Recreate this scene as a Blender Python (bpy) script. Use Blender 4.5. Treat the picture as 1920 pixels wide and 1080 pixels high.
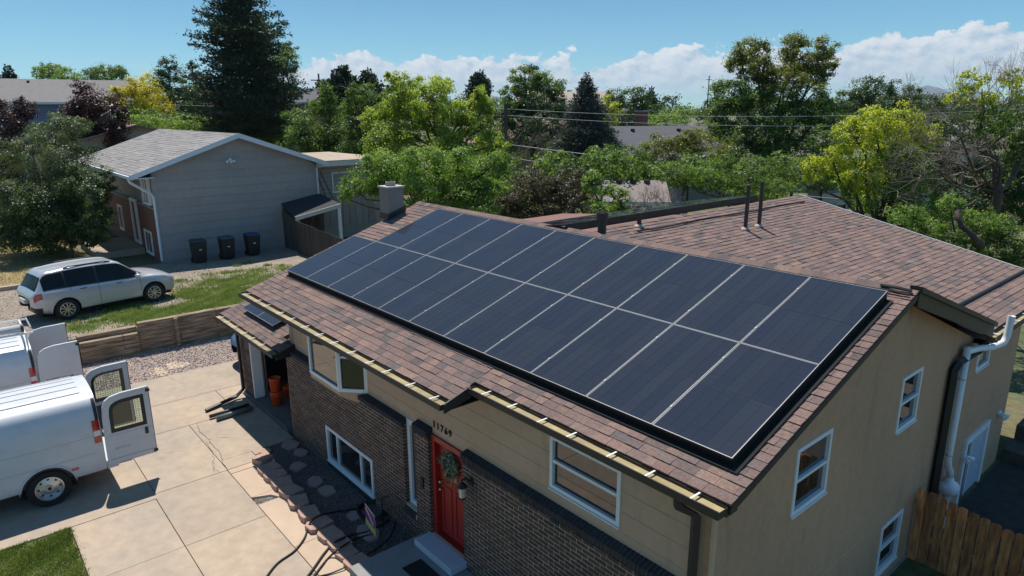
import bpy, math, random
import numpy as np
from mathutils import Vector, Matrix
random.seed(7); RNG = np.random.default_rng(11)
SC = bpy.context.scene
COL = SC.collection
for o in list(bpy.data.objects): bpy.data.objects.remove(o, do_unlink=True)

# ------------------------------------------------------------------ camera
CAM = np.array([3.3602, -5.8499, 3.5069])
YAW, PITCH, ROLL, FPX = math.radians(-49.6736), math.radians(14.6677), math.radians(-0.2776), 1267.1
_f = np.array([math.sin(YAW)*math.cos(PITCH), math.cos(YAW)*math.cos(PITCH), -math.sin(PITCH)])
_r = np.array([math.cos(YAW), -math.sin(YAW), 0.0]); _u = np.cross(_r, _f)
RR = math.cos(ROLL)*_r + math.sin(ROLL)*_u
UU = -math.sin(ROLL)*_r + math.cos(ROLL)*_u
FF = _f
cam = bpy.data.cameras.new('camera'); cam.sensor_width = 36.0; cam.lens = FPX/1920*36
cam.clip_start = 0.1; cam.clip_end = 60000
camo = bpy.data.objects.new('camera', cam); COL.objects.link(camo)
camo.matrix_world = Matrix(((RR[0], UU[0], -FF[0], CAM[0]), (RR[1], UU[1], -FF[1], CAM[1]), (RR[2], UU[2], -FF[2], CAM[2]), (0, 0, 0, 1)))
SC.camera = camo

# ------------------------------------------------------------------ sun, exposure
SUN = np.array([-0.40, 0.15, 0.90]); SUN = SUN/np.linalg.norm(SUN)
SUN_EL = math.asin(SUN[2]); SUN_AZ = math.atan2(-SUN[0], SUN[1])
sl = bpy.data.lights.new('sun', 'SUN'); sl.energy = 5.0; sl.angle = math.radians(0.53); sl.color = (1.0, 0.955, 0.88)
so = bpy.data.objects.new('sun', sl); COL.objects.link(so); so.location = (-40, 15, 90)
so.rotation_euler = Vector(-SUN).to_track_quat('-Z', 'Y').to_euler()
SC.view_settings.view_transform = 'Standard'; SC.view_settings.look = 'None'
SC.view_settings.exposure = 0.25; SC.view_settings.gamma = 1.0; SC.view_settings.use_curve_mapping = False
SC.cycles.use_denoising = True
try: SC.cycles.denoiser = 'OPENIMAGEDENOISE'
except Exception: pass
SC.cycles.max_bounces = 8; SC.cycles.transparent_max_bounces = 16
SC.cycles.sample_clamp_indirect = 6.0

# ------------------------------------------------------------------ world: sky and a bank of cumulus along the horizon
W = bpy.data.worlds.new('World'); SC.world = W; W.use_nodes = True
N, L = W.node_tree.nodes, W.node_tree.links
N.clear()
def nd(tree, kind, **kw):
    n = tree.nodes.new(kind)
    for k, v in kw.items():
        if k.startswith('i_'): n.inputs[k[2:].replace('_', ' ')].default_value = v
        else: setattr(n, k, v)
    return n
WT = W.node_tree
def wm(op, a, b=None, c=None, clamp=False):
    n = WT.nodes.new('ShaderNodeMath'); n.operation = op; n.use_clamp = clamp
    for i, x in enumerate((a, b, c)):
        if x is None: continue
        if isinstance(x, (int, float)): n.inputs[i].default_value = x
        else: L.new(x, n.inputs[i])
    return n.outputs[0]
sky = nd(WT, 'ShaderNodeTexSky', sky_type='NISHITA', sun_disc=False, sun_elevation=SUN_EL, sun_rotation=SUN_AZ,
         altitude=1700.0, air_density=1.0, dust_density=0.15, ozone_density=1.6)
tc = nd(WT, 'ShaderNodeTexCoord'); sep = nd(WT, 'ShaderNodeSeparateXYZ'); L.new(tc.outputs['Generated'], sep.inputs[0])
az = wm('ARCTAN2', sep.outputs[0], sep.outputs[1])          # 0 = +Y, negative to -X
el = wm('ARCSINE', sep.outputs[2])
elp = wm('MULTIPLY', el, 1.5)
def wnoise(sx, scale, detail, rough, off=0.0, dx=0.0, dy=0.0):
    cb = nd(WT, 'ShaderNodeCombineXYZ')
    L.new(wm('ADD', wm('MULTIPLY', az, sx), dx), cb.inputs[0]); L.new(wm('ADD', elp, dy), cb.inputs[1]); cb.inputs[2].default_value = off
    n = nd(WT, 'ShaderNodeTexNoise', i_Scale=scale, i_Detail=detail, i_Roughness=rough); L.new(cb.outputs[0], n.inputs['Vector'])
    return n.outputs[0]
# height of the cloud bank by azimuth (degrees of elevation / 10)
ramp = nd(WT, 'ShaderNodeValToRGB'); L.new(wm('MULTIPLY_ADD', az, 1/(2*math.pi), 0.5), ramp.inputs[0])
ramp.color_ramp.interpolation = 'B_SPLINE'
cr = ramp.color_ramp
def azpos(deg): return deg/360+0.5
stops = [(-178, .20), (-140, .28), (-110, .10), (-86, .0), (-74, .0), (-70.5, .15), (-67.5, .44), (-60, .46), (-52, .42), (-45, .35), (-40, .43), (-35, .44), (-28, .47), (-20, .52), (-8, .52), (20, .38), (60, .30), (110, .20), (150, .26)]
cr.elements[0].position = azpos(stops[0][0]); cr.elements[0].color = (stops[0][1],)*3+(1,)
cr.elements[1].position = azpos(stops[-1][0]); cr.elements[1].color = (stops[-1][1],)*3+(1,)
for d, v in stops[1:-1]:
    e = cr.elements.new(azpos(d)); e.color = (v,)*3+(1,)
bank = wm('MULTIPLY', ramp.outputs[0], math.radians(10))
big = wnoise(1.0, 10.0, 3.0, 0.5, 7.7)
def puffs(dx, dy): return wm('ADD', wm('MULTIPLY', wnoise(1.0, 22.0, 10.0, 0.60, 3.1, dx, dy), .62), wm('MULTIPLY', wnoise(1.0, 62.0, 8.0, 0.62, 5.3, dx, dy), .38))
puff = puffs(0, 0)
puff2 = puffs(-0.006, 0.010)
dens = wm('ADD', wm('SUBTRACT', bank, el), wm('ADD', wm('MULTIPLY', wm('SUBTRACT', puff, 0.5), 0.10), wm('MULTIPLY', wm('SUBTRACT', big, 0.5), 0.092)))
mask = wm('MULTIPLY', dens, 230.0, clamp=True)
fade = wm('MULTIPLY_ADD', el, 26.0, -0.10, clamp=True)          # dissolve into the horizon air
shade = wm('MULTIPLY_ADD', wm('SUBTRACT', puff2, puff), -4.2, 0.66, clamp=True)
low = wm('MULTIPLY', wm('SUBTRACT', bank, el), 13.0, clamp=True)
shade = wm('MULTIPLY', shade, wm('MULTIPLY_ADD', low, -0.62, 1.0), clamp=True)
cmix = nd(WT, 'ShaderNodeMix', data_type='RGBA'); L.new(shade, cmix.inputs[0])
cmix.inputs[6].default_value = (4.4, 6.2, 7.9, 1); cmix.inputs[7].default_value = (10.4, 10.5, 10.6, 1)
fm = nd(WT, 'ShaderNodeMix', data_type='RGBA')
L.new(wm('MULTIPLY', wm('MULTIPLY', mask, fade), 0.93), fm.inputs[0])
tintn = nd(WT, 'ShaderNodeMix', data_type='RGBA', blend_type='MULTIPLY'); tintn.inputs[0].default_value = 1.0
L.new(sky.outputs[0], tintn.inputs[6]); tintn.inputs[7].default_value = (0.61, 1.18, 1.31, 1)
L.new(tintn.outputs[2], fm.inputs[6]); L.new(cmix.outputs[2], fm.inputs[7])
bg = nd(WT, 'ShaderNodeBackground'); bg.inputs[1].default_value = 0.073
wo = nd(WT, 'ShaderNodeOutputWorld'); L.new(fm.outputs[2], bg.inputs[0]); L.new(bg.outputs[0], wo.inputs[0])

# ------------------------------------------------------------------ small maths helpers
def at(u, v, D):                       # a point at camera depth D (metres) on the ray of photo pixel (u, v)
    return CAM + D*(FF + (u-960)/FPX*RR + (540-v)/FPX*UU)
def pix(p):
    d = np.asarray(p, float)-CAM; z = d@FF
    return 960+FPX*(d@RR)/z, 540-FPX*(d@UU)/z, z
def onz(u, v, z):
    d = FF + (u-960)/FPX*RR + (540-v)/FPX*UU
    return CAM + d*((z-CAM[2])/d[2])

# ------------------------------------------------------------------ materials
MATS = {}
def M(name, base, rough=0.75, var=0.12, scale=6.0, bump=0.0, bscale=60.0, attr=False, objrand=0.0, metal=0.0, spec=0.5,
      coat=0.0, coatr=0.05, base2=None, detail=6.0, streak=None, stain=None, stainscale=1.2, emis=None, stretch=None):
    if name in MATS: return MATS[name]
    m = bpy.data.materials.new(name); m.use_nodes = True; t = m.node_tree; t.nodes.clear(); l = t.links
    out = nd(t, 'ShaderNodeOutputMaterial'); b = nd(t, 'ShaderNodeBsdfPrincipled')
    l.new(b.outputs[0], out.inputs[0])
    tcn = nd(t, 'ShaderNodeTexCoord')
    vec = tcn.outputs['Object']
    if stretch:
        mp = nd(t, 'ShaderNodeMapping'); mp.inputs['Scale'].default_value = stretch; l.new(vec, mp.inputs[0]); vec = mp.outputs[0]
    nz = nd(t, 'ShaderNodeTexNoise', i_Scale=scale, i_Detail=detail, i_Roughness=0.6); l.new(vec, nz.inputs['Vector'])
    if attr:
        a = nd(t, 'ShaderNodeAttribute', attribute_name='col'); src = a.outputs['Color']
    else:
        mx0 = nd(t, 'ShaderNodeMix', data_type='RGBA'); b2 = base2 or base
        mx0.inputs[6].default_value = (*base, 1); mx0.inputs[7].default_value = (*b2, 1)
        nz2 = nd(t, 'ShaderNodeTexNoise', i_Scale=stainscale, i_Detail=4.0); l.new(vec, nz2.inputs['Vector'])
        rp = nd(t, 'ShaderNodeMapRange'); rp.inputs[1].default_value = .38; rp.inputs[2].default_value = .62; l.new(nz2.outputs[0], rp.inputs[0])
        l.new(rp.outputs[0], mx0.inputs[0]); src = mx0.outputs[2]
    mr = nd(t, 'ShaderNodeMapRange'); mr.inputs[1].default_value = .25; mr.inputs[2].default_value = .75
    mr.inputs[3].default_value = 1-var; mr.inputs[4].default_value = 1+var; l.new(nz.outputs[0], mr.inputs[0])
    fac = mr.outputs[0]
    if objrand:
        oi = nd(t, 'ShaderNodeObjectInfo'); q = nd(t, 'ShaderNodeMapRange'); q.inputs[3].default_value = 1-objrand; q.inputs[4].default_value = 1+objrand
        l.new(oi.outputs['Random'], q.inputs[0]); mm = nd(t, 'ShaderNodeMath', operation='MULTIPLY'); l.new(fac, mm.inputs[0]); l.new(q.outputs[0], mm.inputs[1]); fac = mm.outputs[0]
    if stain:                                     # (noise scale, darkest factor, stretch)
        sm = nd(t, 'ShaderNodeMapping'); sm.inputs['Scale'].default_value = stain[2]; l.new(tcn.outputs['Object'], sm.inputs[0])
        sn = nd(t, 'ShaderNodeTexNoise', i_Scale=stain[0], i_Detail=9.0, i_Roughness=0.68); l.new(sm.outputs[0], sn.inputs['Vector'])
        sr = nd(t, 'ShaderNodeMapRange'); sr.inputs[1].default_value = .54; sr.inputs[2].default_value = .72; sr.inputs[3].default_value = 1.0; sr.inputs[4].default_value = stain[1]; l.new(sn.outputs[0], sr.inputs[0])
        s2 = nd(t, 'ShaderNodeMath', operation='MULTIPLY'); l.new(fac, s2.inputs[0]); l.new(sr.outputs[0], s2.inputs[1]); fac = s2.outputs[0]
    mx = nd(t, 'ShaderNodeVectorMath', operation='SCALE'); l.new(src, mx.inputs[0]); l.new(fac, mx.inputs['Scale'])
    l.new(mx.outputs[0], b.inputs['Base Color'])
    b.inputs['Roughness'].default_value = rough; b.inputs['Metallic'].default_value = metal
    b.inputs['Specular IOR Level'].default_value = spec; b.inputs['Coat Weight'].default_value = coat; b.inputs['Coat Roughness'].default_value = coatr
    if emis: b.inputs['Emission Color'].default_value = (*emis[0], 1); b.inputs['Emission Strength'].default_value = emis[1]
    if bump:
        bn = nd(t, 'ShaderNodeTexNoise', i_Scale=bscale, i_Detail=4.0); l.new(vec, bn.inputs['Vector'])
        bp = nd(t, 'ShaderNodeBump'); bp.inputs['Strength'].default_value = 1.0; bp.inputs['Distance'].default_value = bump
        l.new(bn.outputs[0], bp.inputs['Height']); l.new(bp.outputs[0], b.inputs['Normal'])
    MATS[name] = m; return m
def leafmat(name, dark, mid, light, trans=0.35, gloss=0.45):
    if name in MATS: return MATS[name]
    m = bpy.data.materials.new(name); m.use_nodes = True; t = m.node_tree; t.nodes.clear(); l = t.links
    out = nd(t, 'ShaderNodeOutputMaterial'); b = nd(t, 'ShaderNodeBsdfPrincipled'); tr = nd(t, 'ShaderNodeBsdfTranslucent'); mx = nd(t, 'ShaderNodeMixShader')
    a = nd(t, 'ShaderNodeAttribute', attribute_name='tint'); rp = nd(t, 'ShaderNodeValToRGB'); l.new(a.outputs['Fac'], rp.inputs[0])
    e = rp.color_ramp.elements; e[0].position = 0.05; e[0].color = (*dark, 1); e[1].position = .95; e[1].color = (*light, 1)
    k = e.new(.5); k.color = (*mid, 1)
    l.new(rp.outputs[0], b.inputs['Base Color']); b.inputs['Roughness'].default_value = gloss; b.inputs['Specular IOR Level'].default_value = 0.4
    sc = nd(t, 'ShaderNodeMix', data_type='RGBA', blend_type='MULTIPLY'); sc.inputs[0].default_value = 1.0
    l.new(rp.outputs[0], sc.inputs[6]); sc.inputs[7].default_value = (1.6, 1.65, 0.7, 1)
    l.new(sc.outputs[2], tr.inputs[0]); mx.inputs[0].default_value = trans
    l.new(b.outputs[0], mx.inputs[1]); l.new(tr.outputs[0], mx.inputs[2]); l.new(mx.outputs[0], out.inputs[0])
    MATS[name] = m; return m
def glassmat(name, tint=(.8, .85, .85), opacity=0.25):
    if name in MATS: return MATS[name]
    m = bpy.data.materials.new(name); m.use_nodes = True; t = m.node_tree; t.nodes.clear(); l = t.links
    out = nd(t, 'ShaderNodeOutputMaterial'); tr = nd(t, 'ShaderNodeBsdfTransparent'); g = nd(t, 'ShaderNodeBsdfGlossy'); mx = nd(t, 'ShaderNodeMixShader')
    fr = nd(t, 'ShaderNodeFresnel'); fr.inputs[0].default_value = 1.5; tr.inputs[0].default_value = (*tint, 1); g.inputs['Roughness'].default_value = 0.03
    l.new(fr.outputs[0], mx.inputs[0]); l.new(tr.outputs[0], mx.inputs[1]); l.new(g.outputs[0], mx.inputs[2]); l.new(mx.outputs[0], out.inputs[0])
    MATS[name] = m; return m

# ------------------------------------------------------------------ mesh builder
class MB:
    def __init__(s): s.v = []; s.f = []; s.c = []
    def add(s, vs, fs, col=None):
        n = len(s.v); s.v.extend([tuple(map(float, p)) for p in vs]); s.f.extend([tuple(n+i for i in f) for f in fs])
        if col is not None:
            while len(s.c) < len(s.f)-len(fs): s.c.append((.5, .5, .5))
            s.c.extend([col]*len(fs))
        return s
    def hexa(s, p, col=None):                    # 8 corners: 0-3 bottom ccw, 4-7 top ccw
        return s.add(p, [(0, 3, 2, 1), (4, 5, 6, 7), (0, 1, 5, 4), (1, 2, 6, 5), (2, 3, 7, 6), (3, 0, 4, 7)], col)
    def box(s, x0, x1, y0, y1, z0, z1, col=None):
        return s.hexa([(x0, y0, z0), (x1, y0, z0), (x1, y1, z0), (x0, y1, z0), (x0, y0, z1), (x1, y0, z1), (x1, y1, z1), (x0, y1, z1)], col)
    def prism(s, poly, d, col=None):             # planar polygon (3d points) swept by vector d
        n = len(poly); p = [np.array(q, float) for q in poly]; d = np.array(d, float)
        return s.add(p+[q+d for q in p], [tuple(range(n))[::-1], tuple(range(n, 2*n))]+[(i, (i+1) % n, n+(i+1) % n, n+i) for i in range(n)], col)
    def ring(s, outer, inner, d, col=None):      # frame between two loops of equal count, swept by d
        n = len(outer); d = np.array(d, float); O = [np.array(q, float) for q in outer]; I = [np.array(q, float) for q in inner]
        vs = O+I+[q+d for q in O]+[q+d for q in I]; fs = []
        for i in range(n):
            j = (i+1) % n
            fs += [(i, j, n+j, n+i), (2*n+j, 2*n+i, 3*n+i, 3*n+j), (j, i, 2*n+i, 2*n+j), (n+i, n+j, 3*n+j, 3*n+i)]
        return s.add(vs, fs, col)
    def tube(s, pts, r, n=8, caps=True, col=None):
        P = [np.array(p, float) for p in pts]; rs = r if hasattr(r, '__len__') else [r]*len(P); vs = []; fs = []
        prev = None
        for i, p in enumerate(P):
            t = (P[min(i+1, len(P)-1)]-P[max(i-1, 0)]); t = t/(np.linalg.norm(t)+1e-9)
            if prev is None: a = np.cross(t, [0, 0, 1] if abs(t[2]) < .9 else [1, 0, 0])
            else: a = prev-t*(prev@t)
            a = a/(np.linalg.norm(a)+1e-9); b = np.cross(t, a); prev = a
            for k in range(n):
                w = 2*math.pi*k/n; vs.append(p+rs[i]*(math.cos(w)*a+math.sin(w)*b))
        for i in range(len(P)-1):
            for k in range(n): fs.append((i*n+k, i*n+(k+1) % n, (i+1)*n+(k+1) % n, (i+1)*n+k))
        if caps: fs += [tuple(range(n))[::-1], tuple(range((len(P)-1)*n, len(P)*n))]
        return s.add(vs, fs, col)
    def lathe(s, prof, o, axis, n=24, col=None):   # prof: (radius, along)
        axis = np.array(axis, float); axis /= np.linalg.norm(axis); a = np.cross(axis, [0, 0, 1] if abs(axis[2]) < .9 else [1, 0, 0]); a /= np.linalg.norm(a); b = np.cross(axis, a); o = np.array(o, float)
        vs = []; fs = []
        for r, h in prof:
            for k in range(n):
                w = 2*math.pi*k/n; vs.append(o+h*axis+r*(math.cos(w)*a+math.sin(w)*b))
        for i in range(len(prof)-1):
            for k in range(n): fs.append((i*n+k, i*n+(k+1) % n, (i+1)*n+(k+1) % n, (i+1)*n+k))
        return s.add(vs, fs, col)
    def build(s, name, mat, parent=None, smooth=False, bevel=0.0, recalc=True, local=False):
        me = bpy.data.meshes.new(name); me.from_pydata(s.v, [], s.f)
        if s.c:
            a = me.attributes.new('col', 'FLOAT_COLOR', 'FACE'); a.data.foreach_set('color', np.array([(*c, 1) for c in s.c], dtype=np.float32).ravel())
        if recalc:
            import bmesh
            bm = bmesh.new(); bm.from_mesh(me); bmesh.ops.recalc_face_normals(bm, faces=bm.faces); bm.to_mesh(me); bm.free()
        if smooth: me.polygons.foreach_set('use_smooth', [True]*len(me.polygons))
        me.materials.append(mat); o = bpy.data.objects.new(name, me); COL.objects.link(o)
        if parent is not None: adopt(o, parent, local)
        if bevel:
            md = o.modifiers.new('bevel', 'BEVEL'); md.width = bevel; md.segments = 2; md.limit_method = 'ANGLE'; md.angle_limit = math.radians(35)
        return o
def adopt(o, parent, local=False):
    o.parent = parent
    if not local:      # parts are modelled in world coordinates under an unrotated root
        o.matrix_parent_inverse = Matrix.Translation(-Vector(WORLDLOC.get(parent.name, (0, 0, 0))))
WORLDLOC = {}
def tag(o, label=None, cat=None, group=None, kind=None):
    if label: o['label'] = label
    if cat: o['category'] = cat
    if group: o['group'] = group
    if kind: o['kind'] = kind
    return o
def thing(name, label, cat, loc=(0, 0, 0), group=None, rot=0.0):
    o = bpy.data.objects.new(name, None); COL.objects.link(o); o.location = tuple(map(float, loc)); o.rotation_euler = (0, 0, rot); o.empty_display_size = .2
    WORLDLOC[o.name] = tuple(map(float, loc)); return tag(o, label, cat, group)
def structure(o): o['kind'] = 'structure'; return o
def textmesh(name, s, size, origin, ax, up, mat, parent=None, extrude=0.004, local=False, align='LEFT'):
    cu = bpy.data.curves.new(name, 'FONT'); cu.body = s; cu.size = size; cu.extrude = extrude; cu.align_x = align; cu.resolution_u = 3
    o = bpy.data.objects.new(name+'_src', cu); COL.objects.link(o)
    dg = bpy.context.evaluated_depsgraph_get(); me = bpy.data.meshes.new_from_object(o.evaluated_get(dg)); bpy.data.objects.remove(o, do_unlink=True)
    ax = Vector(ax).normalized(); up = Vector(up).normalized(); nn = ax.cross(up)
    me.transform(Matrix(((ax.x, up.x, nn.x, origin[0]), (ax.y, up.y, nn.y, origin[1]), (ax.z, up.z, nn.z, origin[2]), (0, 0, 0, 1))))
    me.materials.clear(); me.materials.append(mat); me.name = name
    r = bpy.data.objects.new(name, me); COL.objects.link(r)
    if parent is not None: adopt(r, parent, local)
    return r
# ================================================================== materials of the place
m_shingle = M('brown_shingle', (.2, .1, .08), 0.95, .30, 26, .002, 220, attr=True, spec=.2)
m_shingle_grey = M('grey_shingle', (.2, .19, .19), .95, .2, 40, .003, 160, attr=True, spec=.2)
m_deck = M('roof_underlay', (.05, .04, .036), .9)
m_trim = M('dark_brown_trim', (.035, .028, .024), .55, .1, 5)
m_beige = M('beige_siding', (.57, .378, .25), .85, .07, 9, .0015, 14, base2=(.52, .345, .232), stainscale=.7, stain=(2.2, .86, (1.6, 1, .35)))
m_stucco = M('grey_stucco', (.25, .22, .195), .95, .1, 10, .004, 90)
m_brick = M('dark_brick', (.06, .045, .04), .9, .25, 30, .002, 120, attr=True)
m_mortar = M('mortar', (.52, .40, .31), .95, .12, 30, .002, 200)
m_white = M('white_vinyl', (.74, .75, .76), .45, .04, 4)
m_pane = M('window_pane', (.012, .014, .015), .03, .1, 1, coat=.6, coatr=.02, spec=.8)
m_gutter_in = M('gutter_olive', (.36, .285, .135), .6, .25, 3, stretch=(1, 1, 1), base2=(.25, .20, .10), stainscale=2.0)
m_red = M('red_door_paint', (.36, .02, .014), .42, .06, 4)
m_conc = M('concrete', (.405, .315, .235), .9, .13, 4.5, .0015, 120, base2=(.34, .28, .222), stainscale=.6, objrand=.035, detail=10, stain=(1.7, .87, (1, 1, 1)))
m_conc_pink = M('pale_concrete', (.49, .37, .27), .9, .09, 2.2, .0015, 140, base2=(.45, .34, .25), stainscale=.8)
m_conc_dark = M('stoop_concrete', (.26, .26, .25), .9, .1, 3, .001, 120)
m_black = M('black_rubber', (.012, .012, .012), .6, .2, 5)
m_frame = M('panel_frame', (.34, .35, .37), .55, .05, 3)
m_frame_dark = M('panel_frame_black', (.012, .012, .014), .4, .1, 3)
m_metal = M('galvanised', (.45, .46, .47), .4, .1, 5, metal=.8)
m_bronze = M('vent_brown', (.05, .035, .03), .6, .12, 8)
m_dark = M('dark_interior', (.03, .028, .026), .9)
def cellmat():
    m = bpy.data.materials.new('solar_cell'); m.use_nodes = True; t = m.node_tree; l = t.links; b = t.nodes['Principled BSDF']
    oi = nd(t, 'ShaderNodeObjectInfo'); rp = nd(t, 'ShaderNodeValToRGB'); l.new(oi.outputs['Random'], rp.inputs[0])
    e = rp.color_ramp.elements; e[0].color = (.026, .032, .050, 1); e[1].color = (.031, .037, .052, 1); e[0].position = .1; e[1].position = .9
    k = e.new(.5); k.color = (.028, .034, .049, 1)
    tcn = nd(t, 'ShaderNodeTexCoord'); nz = nd(t, 'ShaderNodeTexNoise', i_Scale=1.3, i_Detail=6.0); l.new(tcn.outputs['Object'], nz.inputs['Vector'])
    mr = nd(t, 'ShaderNodeMapRange'); mr.inputs[3].default_value = .85; mr.inputs[4].default_value = 1.2; l.new(nz.outputs[0], mr.inputs[0])
    wv = nd(t, 'ShaderNodeTexWave', bands_direction='Y', i_Scale=2.95); l.new(tcn.outputs['Object'], wv.inputs['Vector'])
    mw = nd(t, 'ShaderNodeMapRange'); mw.inputs[3].default_value = .97; mw.inputs[4].default_value = 1.02; l.new(wv.outputs[0], mw.inputs[0])
    mm = nd(t, 'ShaderNodeMath', operation='MULTIPLY'); l.new(mr.outputs[0], mm.inputs[0]); l.new(mw.outputs[0], mm.inputs[1])
    v = nd(t, 'ShaderNodeVectorMath', operation='SCALE'); l.new(rp.outputs[0], v.inputs[0]); l.new(mm.outputs[0], v.inputs['Scale']); l.new(v.outputs[0], b.inputs['Base Color'])
    b.inputs['Roughness'].default_value = .6; b.inputs['Specular IOR Level'].default_value = .0
    b.inputs['Coat Weight'].default_value = 1.0; b.inputs['Coat Roughness'].default_value = .045; b.inputs['Coat IOR'].default_value = 1.42
    return m
m_cell = cellmat()

GZ = -3.95                                   # driveway level
TH = math.radians(18.557); TS = math.tan(TH)
XL, XR, XW = -11.95, 0.25, -0.03             # roof ends, gable wall plane
YW, YB = -0.186, -0.29                       # siding plane, brick face
RY = 3.90; HS = 0.15
def zf(y): return -HS + TS*y                 # front slope surface
RZ = zf(RY)
house = thing('house', 'beige split-level house with brown shingle roof covered in solar panels, red front door', 'house', (-6, 3, GZ))

# ------------------------------------------------------------------ roofs and shingles
SH_COLS = [((.190, .130, .115), 6), ((.173, .122, .110), 5), ((.212, .141, .119), 2.4), ((.150, .113, .106), 3), ((.118, .098, .097), 2.4), ((.222, .150, .123), 1)]
def pick_col(cols):
    c = random.choices([a for a, _ in cols], [w for _, w in cols])[0]; k = random.uniform(.88, 1.12)
    return tuple(x*k for x in c)
def shingles(O, U, S, Nn, smax, urange, expo=.137, wmin=.13, wmax=.34, cols=SH_COLS):
    O, U, S, Nn = [np.array(q, float) for q in (O, U, S, Nn)]; out = []
    k = 0
    while k*expo < smax-0.02:
        s0 = k*expo; s1 = min(s0+expo+.012, smax); u0, u1 = urange(s0+expo*.5)
        u = u0 - random.uniform(0, .15); 
        while u < u1:
            w = random.uniform(wmin, wmax); a = max(u, u0); b = min(u+w, u1); u += w
            if b-a < .03: continue
            th = random.choice((.008, .010, .016)); g = .0015
            ja = random.uniform(-.004, .004)
            P = lambda uu, ss, hh: O+U*uu+S*ss+Nn*hh
            vs = [P(a+g, s0+ja, .0), P(b-g, s0+ja, .0), P(b-g, s1, .0), P(a+g, s1, .0), P(a+g, s0+ja, th+.004), P(b-g, s0+ja, th+.004), P(b-g, s1, .004), P(a+g, s1, .004)]
            out.append((vs, pick_col(cols), P((a+b)/2, s0+expo/2, .01), (b-a)))
        k += 1
    return out
SHF = [(4, 5, 6, 7), (0, 1, 5, 4), (1, 2, 6, 5), (3, 0, 4, 7)]
def slab(poly, nrm, t, name, mat, parent):
    nrm = np.array(nrm, float); return MB().prism([np.array(p)-nrm*0 for p in poly], -nrm*t).build(name, mat, parent)
nF = np.array([0, -math.sin(TH), math.cos(TH)]); sF = np.array([0, math.cos(TH), math.sin(TH)])
nBk = np.array([0, math.sin(TH), math.cos(TH)])
XS, YE1, YE2 = -3.92, -0.83, -0.38           # step in the eave
roof = MB()
for a, b, ye in ((XL, XS, YE1), (XS, XR, YE2)):
    roof.prism([(a, ye, zf(ye)), (b, ye, zf(ye)), (b, RY, RZ), (a, RY, RZ)], -nF*.10)
roof.prism([(XL, RY+.002, RZ), (XR, RY+.002, RZ), (XR, 7.75, RZ-TS*(7.75-RY)), (XL, 7.75, RZ-TS*(7.75-RY))], -nBk*.10)
roof = roof.build('roof', m_deck, house)
sh_main = shingles((0, YE2, zf(YE2)), (1, 0, 0), sF, nF, (RY-YE2)/math.cos(TH), lambda s: (XS, XR))
sh_main += shingles((0, YE1, zf(YE1)), (1, 0, 0), sF, nF, (RY-YE1)/math.cos(TH), lambda s: (XL, XS))
# ridge caps
rc = []
x = XL
while x < XR:
    x1 = min(x+.2, XR+.01)
    rc.append(([(x, RY-.14, RZ-.14*TS+.018), (x1, RY-.14, RZ-.14*TS+.018), (x1, RY, RZ+.022), (x, RY, RZ+.022), (x, RY-.14, RZ-.14*TS+.028), (x1, RY-.14, RZ-.14*TS+.024), (x1, RY, RZ+.034), (x, RY, RZ+.038)], pick_col(SH_COLS), np.array([(x+x1)/2, RY-.07, RZ]), .2)); x += .2
# back wing: right slope seen, low left slope
TW = math.radians(12.5); WE = (0.17, -0.33); WRX = -6.25; WRZ = WE[1]+(WE[0]-WRX)*math.tan(TW); WY0, WY1 = 4.2, 13.3
nWr = np.array([math.sin(TW), 0, math.cos(TW)]); sWr = np.array([-math.cos(TW), 0, math.sin(TW)])
wing = MB()
wing.prism([(WE[0], 7.76, WE[1]), (WE[0], WY1, WE[1]), (WRX, WY1, WRZ), (WRX, WY0-.2, WRZ)], -nWr*.10)
wing = wing.build('roof', m_deck, house); tag(wing, 'brown shingle slope of the back wing')
def wing_u(s):
    z = WE[1]+s*math.sin(TW); y = RY+(RZ-z)/TS          # where the back slope of the main roof meets it
    return (max(y-.25, RY+.05), WY1)
sh_wing = shingles((WE[0], 0, WE[1]), (0, 1, 0), sWr, nWr, (WE[0]-WRX)/math.cos(TW), wing_u)
low = MB().prism([(-12.9, 4.6, .14), (-6.45, 4.6, .79), (-6.45, 10.25, .79), (-12.9, 10.25, .14)], (0, 0, -.14)).build('roof', M('red_brown_roofing', (.20, .105, .09), .95, .1, 20, .002, 200), house)
tag(low, 'plain red-brown low-slope roof behind the ridge')
# garage roof
GE = (-.55, -1.735); zg = lambda y: GE[1]+TS*(y-GE[0])
GX0, GX1 = -15.05, -10.98
groof = MB().prism([(GX0, GE[0], GE[1]), (GX1, GE[0], GE[1]), (GX1, YW-.003, zg(YW)), (-11.62, YW-.003, zg(YW)), (-11.62, 3.4, zg(3.4)), (GX0, 3.4, zg(3.4))], -nF*.09)
groof.prism([(GX0, 3.402, zg(3.4)), (-11.62, 3.402, zg(3.4)), (-11.62, 7, zg(3.4)-3.6*TS), (GX0, 7, zg(3.4)-3.6*TS)], -nBk*.09)
groof = groof.build('roof', m_deck, house); tag(groof, 'lower shingle roof over the garage')
sh_gar = shingles((0, GE[0], GE[1]), (1, 0, 0), sF, nF, (3.4-GE[0])/math.cos(TH), lambda s: (GX0, GX1 if s*math.cos(TH)+GE[0] < YW-.1 else -11.62))

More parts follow.
